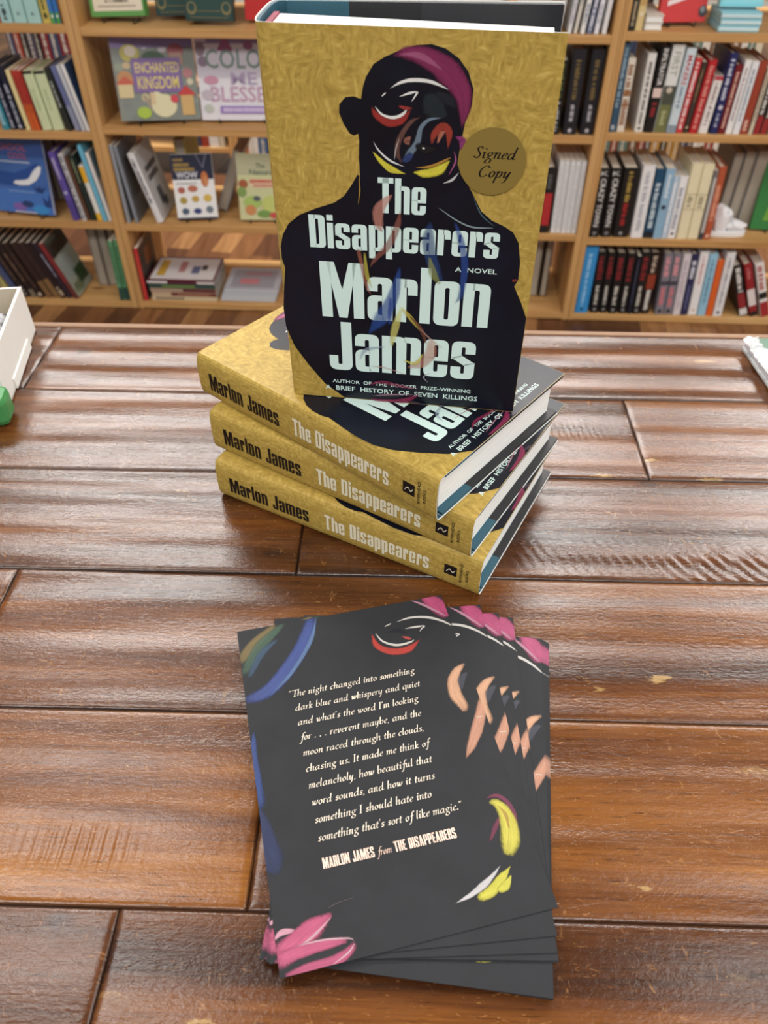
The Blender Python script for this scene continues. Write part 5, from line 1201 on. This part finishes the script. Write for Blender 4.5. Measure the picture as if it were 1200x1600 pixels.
def show(name, label, cat, x, yb, z, yaw, tilt, w, h, th, cover, art, roll=0.0, easel=True, edge=None, group=None, lift=0.006, wrap=False):
    """a book or box facing out, leaning back; its front lower edge is centred on x"""
    t = thing(name, label, cat, group=group)
    mb = MB(); bt = 0.0012
    cm = mat(cover, .38, vary=0.05)
    if edge is None:
        mb.box(0, 0, 0, w, th, h, cm, bev=0.0008); put_art(mb, art, w, h); mb.build('box_body' if cat == 'box' else 'cover', t)
    else:
        mb.box(0, 0, 0, w, bt, h, cm); mb.box(0, th-bt, 0, w, th, h, cm); mb.box(0, bt, 0, bt, th-bt, h, cm); put_art(mb, art, w, h); mb.build('cover', t)
        mb = MB(); mb.box(bt+.0002, bt+.0001, .0015, w-.0015, th-bt-.0001, h-.0015, edge); mb.build('pages', t)
    if wrap:
        mb = MB(); g = .0022
        mb.box(-g, -g, -.0005, w+g, th+g, h+.006, FILM, bev=.002); q = mb.build('plastic_sleeve', t)
        for v in q.data.vertices: pass
    ya = BY + yaw; zz = z + lift + th*math.sin(max(tilt, 0)) + 0.0005 + abs(math.sin(roll))*w/2
    Rm = Matrix.Rotation(ya, 4, 'Z') @ Matrix.Rotation(-tilt, 4, 'X') @ Matrix.Rotation(-roll, 4, 'Y')
    base = B(x, yb, zz)
    Rm.translation = base - Rm.to_3x3() @ Vector((w/2, 0, 0))
    t.matrix_world = Rm
    if easel:
        e = thing('display_easel', 'black wire easel under the %s' % easel, 'easel', B(x, yb, z), (0, 0, ya), 'wire easels holding books on show')
        for s in (-1, 1):
            mb = MB(); q = s*w*0.28; dy = math.sin(tilt)
            mb.tube([(q, -.007, .0135), (q, -.006, .0022), (q, .02+th, .0022), (q, .03+th+.35*h*dy, .0022)], .0013, WIRE); mb.build('foot_rail', e)
            mb = MB(); yq = .0035+th*math.cos(tilt)+.004
            mb.tube([(q, yq, .004), (q, yq + h*.7*math.sin(tilt), h*.7*math.cos(tilt))], .0013, WIRE); mb.build('back_wire', e)
        mb = MB(); mb.tube([(-w*.28, .012+th, .0022), (w*.28, .012+th, .0022)], .0013, WIRE); mb.build('cross_wire', e)
    return t
def film_material():
    m, nt, b = nodes('clear_film')
    b.inputs['Base Color'].default_value = (1, 1, 1, 1); b.inputs['Roughness'].default_value = 0.08; b.inputs['Alpha'].default_value = 0.2
    mp = mapped(nt, (1, 1, 1)); n = N(nt, 'ShaderNodeTexNoise', Scale=34.0, Detail=3.0); nt.links.new(mp.outputs[0], n.inputs['Vector'])
    bp = N(nt, 'ShaderNodeBump', Strength=0.9, Distance=0.006); nt.links.new(n.outputs['Fac'], bp.inputs['Height']); nt.links.new(bp.outputs[0], b.inputs['Normal'])
    return m
FILM = film_material()
PW = mat((228, 226, 218), 0.7)
gr = (84, 106, 76); yl = (224, 208, 120); pu = (130, 104, 158)
show('picture_book', 'plastic-wrapped colouring book with a forest village cover, second middle shelf', 'book', -0.637, 0.024, ZM[1], 0.22, 0.22, .200, .190, .016, (70, 92, 72), [('c', .06, .64, .06, .05, (110, 128, 84)), ('c', .16, .66, .05, .04, (196, 160, 90)), ('c', .34, .80, .05, .05, (92, 110, 84)), ('c', .40, .88, .04, .04, (206, 200, 214)), ('c', .62, .84, .05, .04, (184, 178, 190)), ('c', .90, .56, .06, .06, (176, 60, 74)), ('c', .92, .46, .04, .04, (206, 196, 150)), ('c', .10, .20, .06, .05, (52, 74, 58)), ('c', .34, .28, .05, .05, (196, 184, 110)), ('c', .20, .04, .08, .04, (50, 76, 56)), ('c', .68, .06, .07, .05, (56, 80, 60)), ('p', [(.30, .30), (.40, .12), (.44, .14), (.34, .31)], (150, 120, 80)), ('c', .9, .9, .07, .05, (92, 80, 128)), ('c', .05, .93, .05, .04, (166, 156, 190)), 
    ('r', 0, .86, 1, 1, (128, 112, 160)), ('c', .22, .80, .12, .10, (186, 178, 96)), ('c', .23, .82, .07, .06, (214, 206, 190)), ('c', .78, .82, .10, .08, (150, 76, 84)), ('r', .70, .66, .86, .80, (170, 140, 128)),
    ('c', .5, .74, .14, .08, (70, 96, 74)), ('c', .12, .5, .1, .1, (190, 140, 96)), ('r', .02, .28, .20, .46, (214, 196, 150)), ('p', [(0, .44), (.24, .44), (.12, .54)], (196, 96, 76)),
    ('r', .22, .34, .82, .74, pu), ('t', 'ENCHANTED', .26, .57, .80, .69, yl), ('t', 'KINGDOM', .27, .38, .78, .53, yl),
    ('c', .56, .18, .16, .14, (222, 216, 176)), ('c', .48, .27, .08, .08, (222, 216, 176)), ('c', .30, .10, .09, .07, (170, 196, 72)), ('r', .78, .06, .94, .30, (206, 172, 112)), ('p', [(.74, .30), (.98, .30), (.86, .42)], (196, 64, 60)),
    ('c', .70, .26, .05, .05, (206, 70, 84)), ('r', .40, .20, .46, .34, (214, 190, 150))], roll=-.02, easel='plastic-wrapped forest colouring book', edge=PW, wrap=True)
show('picture_book', 'white colouring book with outlined flowers, partly behind the upright novel', 'book', -0.430, 0.050, ZM[1], 0.05, 0.18, .210, .196, .010, (228, 226, 232), [
    ('r', 0, .88, 1, 1, (134, 116, 158)), ('r', 0, .9, .14, 1, (196, 188, 206)), ('r', .0, .50, 1, .88, (206, 202, 214)), ('c', .06, .82, .06, .08, (132, 112, 126)), ('c', .08, .68, .06, .06, (140, 122, 140)), ('p', [(.36, .98), (.46, .80), (.26, .80)], (150, 84, 128)), ('c', .64, .86, .06, .05, (150, 90, 130)),
    ('t', 'COLOR', .11, .60, .95, .82, (122, 142, 134)), ('t', 'ME', .40, .42, .72, .56, (176, 160, 190)), ('t', 'BLESSED', .14, .22, .98, .40, (196, 160, 186)),
    ('c', .16, .47, .09, .05, (206, 150, 172)), ('c', .10, .30, .07, .06, (196, 186, 196)), ('c', .10, .14, .06, .05, (190, 196, 186)), ('r', .24, .08, .98, .17, (158, 134, 196)), ('m', .28, .105, .94, .145, (216, 204, 230))], roll=0, easel='white flower colouring book', edge=PW)
show('field_guide', 'stone guide with a navy head and nine pebbles on white', 'book', -0.584, 0.026, ZM[2], 0.14, 0.24, .112, .168, .013, (234, 234, 232), [
    ('r', 0, .62, 1, 1, (30, 36, 62)), ('m', .06, .90, .30, .94, (176, 146, 70)), ('m', .06, .82, .44, .87, (176, 146, 70)), ('m', .06, .75, .56, .80, (176, 146, 70)), ('t', 'WOW', .10, .64, .62, .74, (232, 232, 236)),
    ('p', [(.60, 1), (.63, 1), (.76, .82), (.86, 1), (.89, 1), (.77, .78)], (120, 120, 140)), ('c', .78, .62, .09, .12, (190, 112, 60)), ('c', .80, .60, .04, .08, (206, 140, 90)),
    ('c', .18, .46, .09, .05, (176, 96, 84)), ('c', .46, .48, .12, .05, (184, 110, 84)), ('c', .20, .30, .09, .055, (170, 146, 66)), ('c', .50, .32, .09, .05, (196, 160, 80)), ('c', .80, .33, .10, .06, (212, 180, 84)),
    ('c', .22, .13, .09, .05, (76, 92, 116)), ('c', .52, .13, .10, .045, (54, 66, 122)), ('c', .82, .15, .09, .055, (110, 124, 136)), ('m', .08, .555, .58, .575, (160, 160, 164)), ('r', 0, 0, 1, .03, (40, 44, 62))], roll=.0, easel='stone guide', edge=PW)
show('field_guide', 'pale green bird guide with a red title, partly behind the upright novel', 'book', -0.400, 0.030, ZM[2], 0.08, 0.14, .125, .172, .012, (206, 208, 160), [
    ('r', 0, .70, 1, 1, (186, 184, 150)), ('t', 'The', .42, .80, .62, .87, (70, 96, 80)), ('t', 'Nature', .28, .70, .80, .78, (70, 96, 80)), ('r', .25, .50, 1, .64, (222, 206, 170)), ('m', .27, .575, .98, .63, (200, 74, 64)), ('m', .34, .52, .96, .555, (206, 110, 100)),
    ('c', .12, .56, .1, .07, (166, 96, 62)), ('c', .08, .44, .1, .08, (130, 160, 90)), ('c', .3, .28, .2, .1, (170, 196, 108)), ('c', .25, .16, .12, .08, (206, 140, 90)), ('c', .7, .25, .2, .14, (196, 206, 120)), ('c', .55, .1, .16, .06, (120, 156, 84)), ('c', .78, .08, .12, .05, (196, 84, 80)), ('c', .40, .34, .08, .04, (90, 100, 106))], roll=-.02, easel='bird guide', edge=PW)
show('picture_book', 'blue ocean picture book with a white whale tail, at the left frame edge', 'book', -1.083, 0.030, ZL[2], -0.24, 0.20, .190, .212, .010, (64, 104, 172), [
    ('r', 0, .70, 1, 1, (52, 84, 152)), ('r', 0, .0, 1, .30, (70, 116, 190)), ('t', 'SCHOOL', .16, .77, .72, .85, (178, 84, 96)), ('t', 'COOL', .40, .67, .72, .745, (178, 84, 96)), ('m', .2, .625, .74, .645, (206, 220, 236)),
    ('p', [(.0, .52), (.45, .50), (.66, .56), (.86, .64), (.92, .62), (.8, .46), (.62, .36), (.3, .34), (0, .36)], (36, 76, 146)), ('p', [(.40, .37), (.50, .35), (.66, .36), (.80, .42), (.90, .52), (.93, .60), (.88, .605), (.78, .54), (.68, .44), (.60, .42), (.44, .405)], (232, 234, 236)),
    ('p', [(.78, .28), (.72, .36), (.80, .32), (.85, .37), (.86, .31), (.94, .36), (.88, .27)], (30, 54, 110)), ('p', [(.88, .10), (.86, .24), (.93, .16), (.99, .28), (.99, .10)], (32, 58, 120)), ('c', .80, .06, .14, .06, (60, 140, 206)), ('c', .44, .08, .12, .05, (126, 96, 170)), ('c', .58, .12, .1, .04, (40, 60, 110)), ('m', .3, .265, .74, .28, (140, 176, 216)), ('r', .34, .005, .72, .02, (214, 206, 216))], roll=.03, easel='blue ocean picture book', edge=PW)
show('game_box', 'green-edged game box with a black bow tie and orange necktie', 'box', -0.705, 0.045, ZM[0], -0.10, 0.2, .138, .19, .026, (98, 160, 84), [
    ('r', .07, .06, .97, 1, (232, 222, 200)), ('p', [(.30, .36), (.44, .28), (.56, .38), (.56, .60), (.30, .56)], (30, 28, 30)), ('p', [(.62, .38), (.72, .27), (.90, .40), (.90, .60), (.62, .60)], (30, 28, 30)), ('p', [(.54, .7), (.50, .32), (.575, .24), (.66, .32), (.64, .7)], (226, 160, 70)), ('r', .13, .42, .24, .52, (80, 78, 76)), ('r', .15, .44, .22, .50, (224, 216, 200)), ('r', .13, .28, .24, .37, (110, 106, 100)), ('r', .14, .295, .23, .345, (224, 216, 200)), ('r', .84, .22, .93, .33, (150, 70, 96)),
    ('t', 'A. T. HARMON', .30, .15, .72, .19, (40, 36, 36)), ('m', .16, .105, .86, .12, (170, 160, 150))], roll=.05, easel='green-edged game box')
tt = lambda: [('r', .04, .04, .96, .98, (26, 64, 58)), ('c', .14, .16, .10, .08, (128, 116, 70)), ('c', .14, .17, .07, .055, (26, 64, 58)), ('c', .86, .16, .10, .08, (128, 116, 70)), ('c', .86, .17, .07, .055, (26, 64, 58)), ('t', 'TWO TRUTHS', .18, .46, .84, .56, (182, 156, 84)), ('m', .30, .36, .70, .39, (140, 126, 80)), ('m', .3, .62, .7, .64, (140, 126, 80)), ('r', .26, .12, .74, .13, (120, 110, 70)), ('r', .1, .04, .9, .05, (120, 110, 70)), ('c', .14, .86, .10, .08, (128, 116, 70)), ('c', .86, .86, .10, .08, (128, 116, 70))]
show('card_game_box', 'dark green gilt card game box, left and behind its twin', 'box', -0.562, 0.075, ZM[0], -0.02, 0.2, .115, .165, .022, (28, 58, 54), tt(), roll=.03, easel=None, group='dark green gilt game boxes')
show('card_game_box', 'dark green gilt card game box, right and in front of its twin', 'box', -0.478, 0.030, ZM[0], -0.03, 0.2, .117, .165, .022, (28, 58, 54), tt(), roll=.0, easel=None, group='dark green gilt game boxes')
show('boxed_set', 'red box with slanting white lettering on the top right shelf', 'box', 0.650, 0.055, ZR[0], 0.12, 0.2, .112, .17, .020, (206, 58, 58), [
    ('p', [(.14, .35), (.50, .43), (.50, .49), (.14, .41)], (236, 214, 214)), ('p', [(.54, .44), (.9, .52), (.9, .58), (.54, .50)], (236, 214, 214)), ('p', [(.14, .29), (.9, .44), (.9, .48), (.14, .335)], (110, 60, 76)), ('p', [(.14, .19), (.68, .30), (.68, .37), (.14, .25)], (238, 222, 222)), ('c', .92, .13, .09, .07, (60, 60, 66)), ('c', .91, .15, .05, .04, (130, 134, 140))], easel='red box')
# light blue sets: a short pile with a carrier bag-like box on top
for k in range(3):
    mb = MB(); mb.box(0, 0, 0, .094, .095, .0125, mat((150, 206, 218), .4, vary=.04), bev=.001); mb.box(.001, -.0008, .0035, .093, .0005, .009, mat((214, 236, 240), .5))
    o = mb.build('gift_box'); tag(o, '%s flat light blue gift box of the pile on the top right shelf' % ('bottom', 'middle', 'upper')[k], 'box', 'flat light blue gift boxes')
    o.location = B(0.726 + (k % 2)*0.002, 0.012, ZR[0] + 0.0005 + k*0.0132); o.rotation_euler = (0, 0, BY)
show('gift_box', 'light blue boxed set standing on the pile of flat light blue boxes', 'box', 0.776, 0.045, ZR[0]+.0398, 0.0, 0.16, .10, .16, .022, (134, 212, 224), [('r', .06, .04, .96, .98, (146, 220, 230)), ('c', .70, .44, .17, .05, (232, 240, 240)), ('m', .58, .43, .82, .45, (206, 130, 130)), ('p', [(.10, .2), (.3, .38), (.45, .34), (.46, .36), (.3, .41), (.09, .22)], (90, 140, 150))], easel=None, lift=0.001)
row(ZR[0], [
 (0.519, .0130, .16, 0, .13, 'paper', (40, 38, 34), [('m', .05, .95, (176, 160, 130), .6)], 'black speckled thin book on the top right shelf by the upright'),
 (0.534, .0170, .17, 0, .13, 'paper', (218, 196, 140), [('b', .3, .6, (196, 160, 100)), ('d', .2, (232, 220, 190), .6)], 'straw yellow book second on the top right shelf'),
], 'books on the top right shelf', seed=14)
for k in range(2):
    mb = MB(); c = mat((222, 218, 208), .5); mb.box(0, 0, 0, .042, .14, .002, c); mb.box(0, 0, .013, .042, .14, .015, c); mb.box(0, 0, 0, .0015, .14, .015, c); mb.box(.003, .002, .002, .040, .138, .013, PAGES_Z)
    o = mb.build('flat_book'); tag(o, '%s white book lying flat beside the red box' % ('lower', 'upper')[k], 'book', 'white books lying flat on the top right shelf')
    o.location = B(0.556, 0.020, ZR[0] + .0005 + k*.0156); o.rotation_euler = (0, 0, BY)
for k, (w, c) in enumerate(((.020, (30, 30, 34)), (.018, (50, 46, 48)))):
    t = shelf_book('hardback_book', ('black hardback standing behind the flat white books', 'dark grey hardback standing left of the red box')[k], w, .16, .12, 'hard', c, [('m', .2, .9, (150, 150, 150), .4)], 'dark books behind the red box', 71+k)
    t.location = B(0.560+k*.024, 0.165, ZR[0]+.0005); t.rotation_euler = (0, 0, BY)
show('picture_book', 'green picture book with a yellow, blue and red cartoon scene at the right edge', 'book', 1.075, 0.060, ZR[2], -0.10, 0.18, .20, .24, .014, (52, 124, 62), [
    ('p', [(.14, .10), (.24, .10), (.34, .80), (.27, .80)], (110, 160, 60)), ('p', [(.22, .12), (.40, .30), (.50, .9), (.30, .8)], (58, 110, 50)), ('m', .14, .44, .20, .46, (206, 214, 160)), ('m', .15, .50, .21, .52, (206, 214, 160)), ('m', .16, .56, .22, .58, (206, 214, 160)), ('c', .42, .50, .12, .12, (120, 84, 40)), ('c', .46, .36, .14, .10, (58, 96, 160)), ('c', .40, .22, .14, .10, (222, 206, 96)), ('c', .46, .22, .09, .07, (190, 176, 168)), ('c', .32, .10, .07, .05, (190, 64, 70)), ('r', .36, .02, 1, .08, (200, 180, 60))], easel='green picture book', edge=PW)
# red sign behind the upright novel
show('gift_box', 'red box with a white round badge, half hidden left of the upright novel', 'box', -0.352, 0.060, ZM[0], 0.0, 0.12, .09, .15, .02, (196, 44, 44), [('c', .36, .50, .28, .19, (236, 232, 228)), ('m', .2, .47, .5, .49, (120, 130, 160))], easel=None)
# piles lying flat on the bottom middle shelf
def flat_book(label, x, y, z, w, d, th, cover, spine=None, pages=None, art=None, ang=0.0, group=None):
    t = thing('flat_book', label, 'book', group=group)
    mb = MB(); c = mat(cover, .45, vary=.05); bt = min(.0018, th*.2)
    mb.box(0, 0, 0, w, d, bt, c); mb.box(0, 0, th-bt, w, d, th, c); mb.box(0, 0, bt, w, bt, th-bt, mat(spine, .45) if spine else c)
    lay = 0
    for a in art or []:
        lay += 1
        if a[0] == 'r': mb.face([(a[1]*w, a[2]*d, th+.0001*lay+.0002), (a[3]*w, a[2]*d, th+.0001*lay+.0002), (a[3]*w, a[4]*d, th+.0001*lay+.0002), (a[1]*w, a[4]*d, th+.0001*lay+.0002)], mat(a[5], .4))
        if a[0] == 's': mb.face([(a[1]*w, -.0002-.0001*lay, a[2]*th), (a[3]*w, -.0002-.0001*lay, a[2]*th), (a[3]*w, -.0002-.0001*lay, a[4]*th), (a[1]*w, -.0002-.0001*lay, a[4]*th)], mat(a[5], .4))
    mb.build('cover', t)
    mb = MB(); mb.box(.002, bt+.0002, bt+.0002, w-.002, d-.003, th-bt-.0002, pages or PAGES_Z); mb.build('pages', t)
    t.location = B(x, y, z); t.rotation_euler = (0, 0, BY+ang)
z = ZM[3] + .0005; y = .014
FLAT = [('cream book at the very bottom of the flat pile', .013, (206, 190, 156), None, [('s', .05, .25, .5, .75, (130, 110, 90))], .198),
        ('maroon and cream book second from the bottom of the flat pile', .014, (176, 148, 120), (110, 52, 46), [('s', .0, .0, .3, 1, (196, 170, 140)), ('s', .4, .2, .9, .8, (150, 96, 80))], .196),
        ('brown and white book in the middle of the flat pile', .012, (150, 120, 100), (176, 150, 130), [('s', .5, .1, 1, .9, (96, 44, 48))], .200),
        ('green spined book second from the top of the flat pile', .013, (60, 84, 66), (44, 74, 70), [('s', .2, .25, .7, .75, (110, 140, 70))], .202),
        ('white book with a maroon border on top of the flat pile', .012, (96, 36, 48), (84, 34, 52), [('r', .03, .05, .97, .95, (216, 212, 212)), ('r', .10, .2, .22, .85, (200, 160, 60)), ('r', .4, .35, .5, .8, (180, 120, 120)), ('r', .6, .3, .72, .6, (90, 100, 140)), ('r', .74, .45, .82, .65, (60, 50, 44)), ('s', .0, .2, .3, .8, (220, 216, 214)), ('s', .74, .2, 1, .8, (220, 216, 214))], .204)]
for lab, th, c, sp_, art, w in FLAT:
    flat_book(lab, -0.768 + (.204-w), y, z, w, .155, th, c, sp_, art=art, group='books in the flat pile on the bottom middle shelf'); z += th + .0004
z = ZM[3] + .0005
for k, (lab, c) in enumerate((('lowest silvery magazine beside the flat pile of books', (170, 178, 186)), ('second silvery magazine beside the flat pile of books', (190, 194, 200)), ('third silvery magazine beside the flat pile of books', (160, 166, 176)), ('topmost magazine with a red and grey cover beside the flat pile', (176, 178, 186)))):
    flat_book(lab, -0.552 + k*.004, .020, z, .165, .14, .0095, c, (200, 206, 212), art=[('r', .1, .1, .9, .9, (150, 150, 160)), ('r', .25, .25, .6, .5, (190, 120, 126)), ('r', .3, .65, .8, .8, (170, 130, 140))] if k == 3 else [], group='magazines on the bottom middle shelf'); z += .0099
# crumpled white figure on the right
def crumpled(name, label, cat, x, y, z, sx, sy, sz, col, seed, rough=.35, sub=4):
    bm = bmesh.new(); bmesh.ops.create_icosphere(bm, subdivisions=sub, radius=1)
    rnd = random.Random(seed); dirs = [Vector((rnd.gauss(0, 1), rnd.gauss(0, 1), rnd.gauss(0, 1))).normalized() for _ in range(46)]; offs = [rnd.uniform(.72, 1.0) for _ in dirs]
    for v in bm.verts:
        n = v.co.normalized(); r = 1.12
        for d, o_ in zip(dirs, offs):
            c = n.dot(d)
            if c > .2: r = min(r, o_/c)
        v.co = n*r
        if v.co.z < -.62: v.co.z = -.62
    for v in bm.verts: v.co = Vector((v.co.x*sx, v.co.y*sy, (v.co.z+.62)*sz))
    me = bpy.data.meshes.new(name); bm.to_mesh(me); bm.free(); me.materials.append(mat(col, rough))
    o = bpy.data.objects.new(name, me); COL.objects.link(o); o.location = B(x, y, z); o.rotation_euler = (0, 0, BY)
    return tag(o, label, cat) if cat else o
sh = thing('shoe_planter', 'white sneaker-shaped ornament beside the rust orange hardback', 'ornament', B(0.905, .055, ZR[2]+.0005), (0, 0, BY))
mb = MB(); V = []; F = []
sole = [(-.050, -.022), (-.052, .0), (-.050, .022), (-.02, .026), (.02, .024), (.045, .018), (.056, 0), (.045, -.018), (.02, -.024), (-.02, -.026)]
for zz in (0, .012): V += [(x, y, zz) for x, y in sole]
n = len(sole); F = [tuple(reversed(range(n))), tuple(range(n, 2*n))] + [(i, (i+1) % n, n+(i+1) % n, n+i) for i in range(n)]
mb.mesh(V, F, mat((236, 236, 236), .4)); mb.build('sole', sh)
for nm, dx, dz, s in (('toe_cap', .020, .0125, (.036, .022, .020)), ('upper', -.020, .0125, (.030, .022, .052))):
    o = crumpled(nm, None, None, 0, 0, 0, s[0], s[1], s[2]*.9, (232, 232, 234), 5 if nm == 'upper' else 9, .4); o.parent = sh; o.location = (dx, 0, dz); o.rotation_euler = (0, 0, 0)
mb = MB()
for k in range(5):
    zq = .030 + k*.009; xq = .010 - k*.006
    mb.tube([(xq, -.020, zq), (xq+.004, 0, zq+.006), (xq, .020, zq)], .0017, mat((206, 208, 212), .6), 6)
mb.build('laces', sh)

# ------------------------------------------------------------------ things on the table edge
bx = thing('cardboard_box', 'open white cardboard box at the left edge of the table', 'box', (0, 0, TZ))
CB = mat((226, 224, 218), .6, vary=.03); CBI = mat((188, 176, 156), .7, vary=.05)
p_f = Vector((-0.4000, 0.745, 0)); p_n = Vector((-0.3755, 0.606, 0)); hgt = .052
dv = (p_n - p_f).normalized(); lf = Vector((dv.y, -dv.x, 0)) if Vector((dv.y, -dv.x, 0)).x < 0 else Vector((-dv.y, dv.x, 0))
def wall_box(name, a, b, h0, h1, th, inward, par):
    mb = MB(); t = inward*th
    V = [a, b, b+t, a+t]; up = Vector((0, 0, 1))
    q = [v + up*h0 for v in V] + [v + up*h1 for v in V]
    mb.mesh(q, [(0, 3, 2, 1), (4, 5, 6, 7), (1, 2, 6, 5), (3, 0, 4, 7)], CB); mb.mesh([q[0], q[1], q[5], q[4]], [(0, 1, 2, 3)], CB); mb.mesh([q[3], q[7], q[6], q[2]], [(0, 1, 2, 3)], CBI)
    return mb.build(name, par)
BW = .27
wall_box('side_wall', p_f, p_n, .0006, hgt, .0028, lf, bx)
wall_box('end_wall', p_n + lf*.0029, p_n + lf*BW, .0006, hgt*.98, .0028, -dv, bx); wall_box('end_wall', p_f + lf*.0029, p_f + lf*BW, .0006, hgt*1.0, .0028, dv, bx)
wall_box('side_wall', p_f + lf*(BW+.003), p_n + lf*(BW+.003), .0006, hgt, .0028, -lf, bx)
mb = MB(); q = [p_f, p_n, p_n+lf*BW, p_f+lf*BW]; V = [v + Vector((0, 0, .0002)) for v in q] + [v + Vector((0, 0, .0018)) for v in q]
mb.mesh(V, [(3, 2, 1, 0), (4, 5, 6, 7), (0, 1, 5, 4), (1, 2, 6, 5), (2, 3, 7, 6), (3, 0, 4, 7)], CBI); mb.build('bottom', bx)
mb = MB(); a = p_f.lerp(p_n, .26); b = p_f.lerp(p_n, .80); o_ = -lf*.0022
mb.mesh([a + Vector((0, 0, .001)), b + Vector((0, 0, .001)), b + o_ + Vector((0, 0, .001)), a + o_ + Vector((0, 0, .001)), a + Vector((0, 0, .012)), b + Vector((0, 0, .012)), b+o_*.6 + Vector((0, 0, .011)), a+o_*.6 + Vector((0, 0, .011))],
        [(3, 2, 1, 0), (4, 5, 6, 7), (0, 1, 5, 4), (1, 2, 6, 5), (2, 3, 7, 6), (3, 0, 4, 7)], CB); mb.build('locking_tab', bx)
# crinkled plastic packets in the box
def film_sheet_material(name, c0, c1):
    m, nt, b = nodes(name); mp = mapped(nt, (1, 1, 1)); n = N(nt, 'ShaderNodeTexNoise', Scale=60.0, Detail=5.0, Roughness=.7, Distortion=1.2); nt.links.new(mp.outputs[0], n.inputs['Vector'])
    r = ramp(nt, [(.35, c0), (.6, c1)]); nt.links.new(n.outputs['Fac'], r.inputs[0]); nt.links.new(r.outputs[0], b.inputs['Base Color'])
    bp = N(nt, 'ShaderNodeBump', Strength=.9, Distance=.004); nt.links.new(n.outputs['Fac'], bp.inputs['Height']); nt.links.new(bp.outputs[0], b.inputs['Normal'])
    b.inputs['Roughness'].default_value = .22
    return m
SHEET = film_sheet_material('crinkled_wrap', (120, 124, 132), (214, 216, 222)); SHEET_W = film_sheet_material('white_wrap', (176, 180, 182), (222, 226, 226))
def packet(name, label, cat, c, ang, w, d, h, m, seed, group=None):
    bm = bmesh.new(); bmesh.ops.create_grid(bm, x_segments=26, y_segments=26, size=.5)
    rnd = random.Random(seed); ph = [rnd.uniform(0, 6) for _ in range(6)]
    ring = []
    for v in bm.verts:
        u, q = v.co.x, v.co.y; e = max(abs(u), abs(q))*2
        f = (1-e**6)
        v.co = Vector((u*w, q*d, h*f*(.86 + .10*math.sin(u*17+ph[0])*math.sin(q*13+ph[1]) + .06*math.sin(u*41+ph[2]+q*23)) + .0004))
    me = bpy.data.meshes.new(name); r = bmesh.ops.extrude_face_region(bm, geom=bm.faces[:])
    for v in [g for g in r['geom'] if isinstance(g, bmesh.types.BMVert)]: v.co.z = 0
    bmesh.ops.recalc_face_normals(bm, faces=bm.faces[:])
    for f in bm.faces: f.smooth = True
    bm.to_mesh(me); bm.free(); me.materials.append(m)
    o = bpy.data.objects.new(name, me); COL.objects.link(o); o.location = c; o.rotation_euler = (0, 0, ang)
    return tag(o, label, cat, group)
ba = math.atan2(dv.y, dv.x) + math.pi/2
ctr = p_f.lerp(p_n, .52) + lf*.094
z = TZ + .0022
for k, (nm, h) in enumerate((('lowest', .0135), ('second', .0135), ('topmost', .0145))):
    packet('plastic_packet', '%s grey crinkled plastic packet inside the white box' % nm, 'packet', (ctr.x - k*.003, ctr.y + (k % 2)*.002, z), ba, .175 - k*.004, .118 - k*.004, h, SHEET, 40+k, 'plastic packets in the white box'); z += h + .0004
# green rounded thing against the box
GRN = mat((62, 132, 74), .35)
gp = thing('green_case', 'green rounded case at the left edge in front of the white box', 'case', (-0.4125, 0.5765, TZ+.0005), (0, 0, .175))
mb = MB(); mb.box(-.05, -.014, 0, .05, .016, .030, GRN, bev=.007); mb.build('body', gp)
mb = MB(); mb.box(-.042, -.007, .0298, .042, .009, .0306, mat((74, 146, 84), .3), bev=.0003); mb.build('lid', gp)
# wrapped pads on the right
px = Vector((0.3635, 0.7225, 0)); z = TZ + .0004
rd = Vector((-.012, -.105, 0)).normalized()
pads = thing('wrapped_pad', 'green pad in torn white plastic wrap at the right table edge', 'pad', (0.4295, 0.668, z), (0, 0, .06))
for k in range(3):
    mb = MB(); w = .125; off = (k - 1)*.0015
    mb.box(-w/2+off, -.066, k*.0047, w/2+off, .066, k*.0047+.0044, (SHEET_W, mat((222, 222, 228), .4), SHEET_W)[k], bev=.0012); mb.build('sheaf', pads)
mb = MB(); mb.box(-.0525, -.063, .0141, .060, .063, .0156, mat((76, 112, 92), .4, vary=.1), bev=.0006); mb.build('cover', pads)
mb = MB(); bm_r = random.Random(3); nx = 40; V = []; F = []
for i in range(nx+1):
    y = -.066 + .132*i/nx
    for j in range(5):
        x = -.0645 + j*.0032; zz = .0143 + .0022*math.sin(i*1.7+j*2.1)*bm_r.uniform(.4, 1) + (.0016 if j in (1, 2, 3) else 0)
        if j == 0: x -= bm_r.uniform(0, .0025); zz = .0125
        if j == 4: zz = .0160; x += bm_r.uniform(-.003, .003)
        V.append((x, y, zz))
for i in range(nx):
    for j in range(4): F.append((i*5+j, i*5+j+1, (i+1)*5+j+1, (i+1)*5+j))
mb.mesh(V, F, SHEET_W, smooth=False); mb.build('torn_wrap', pads)
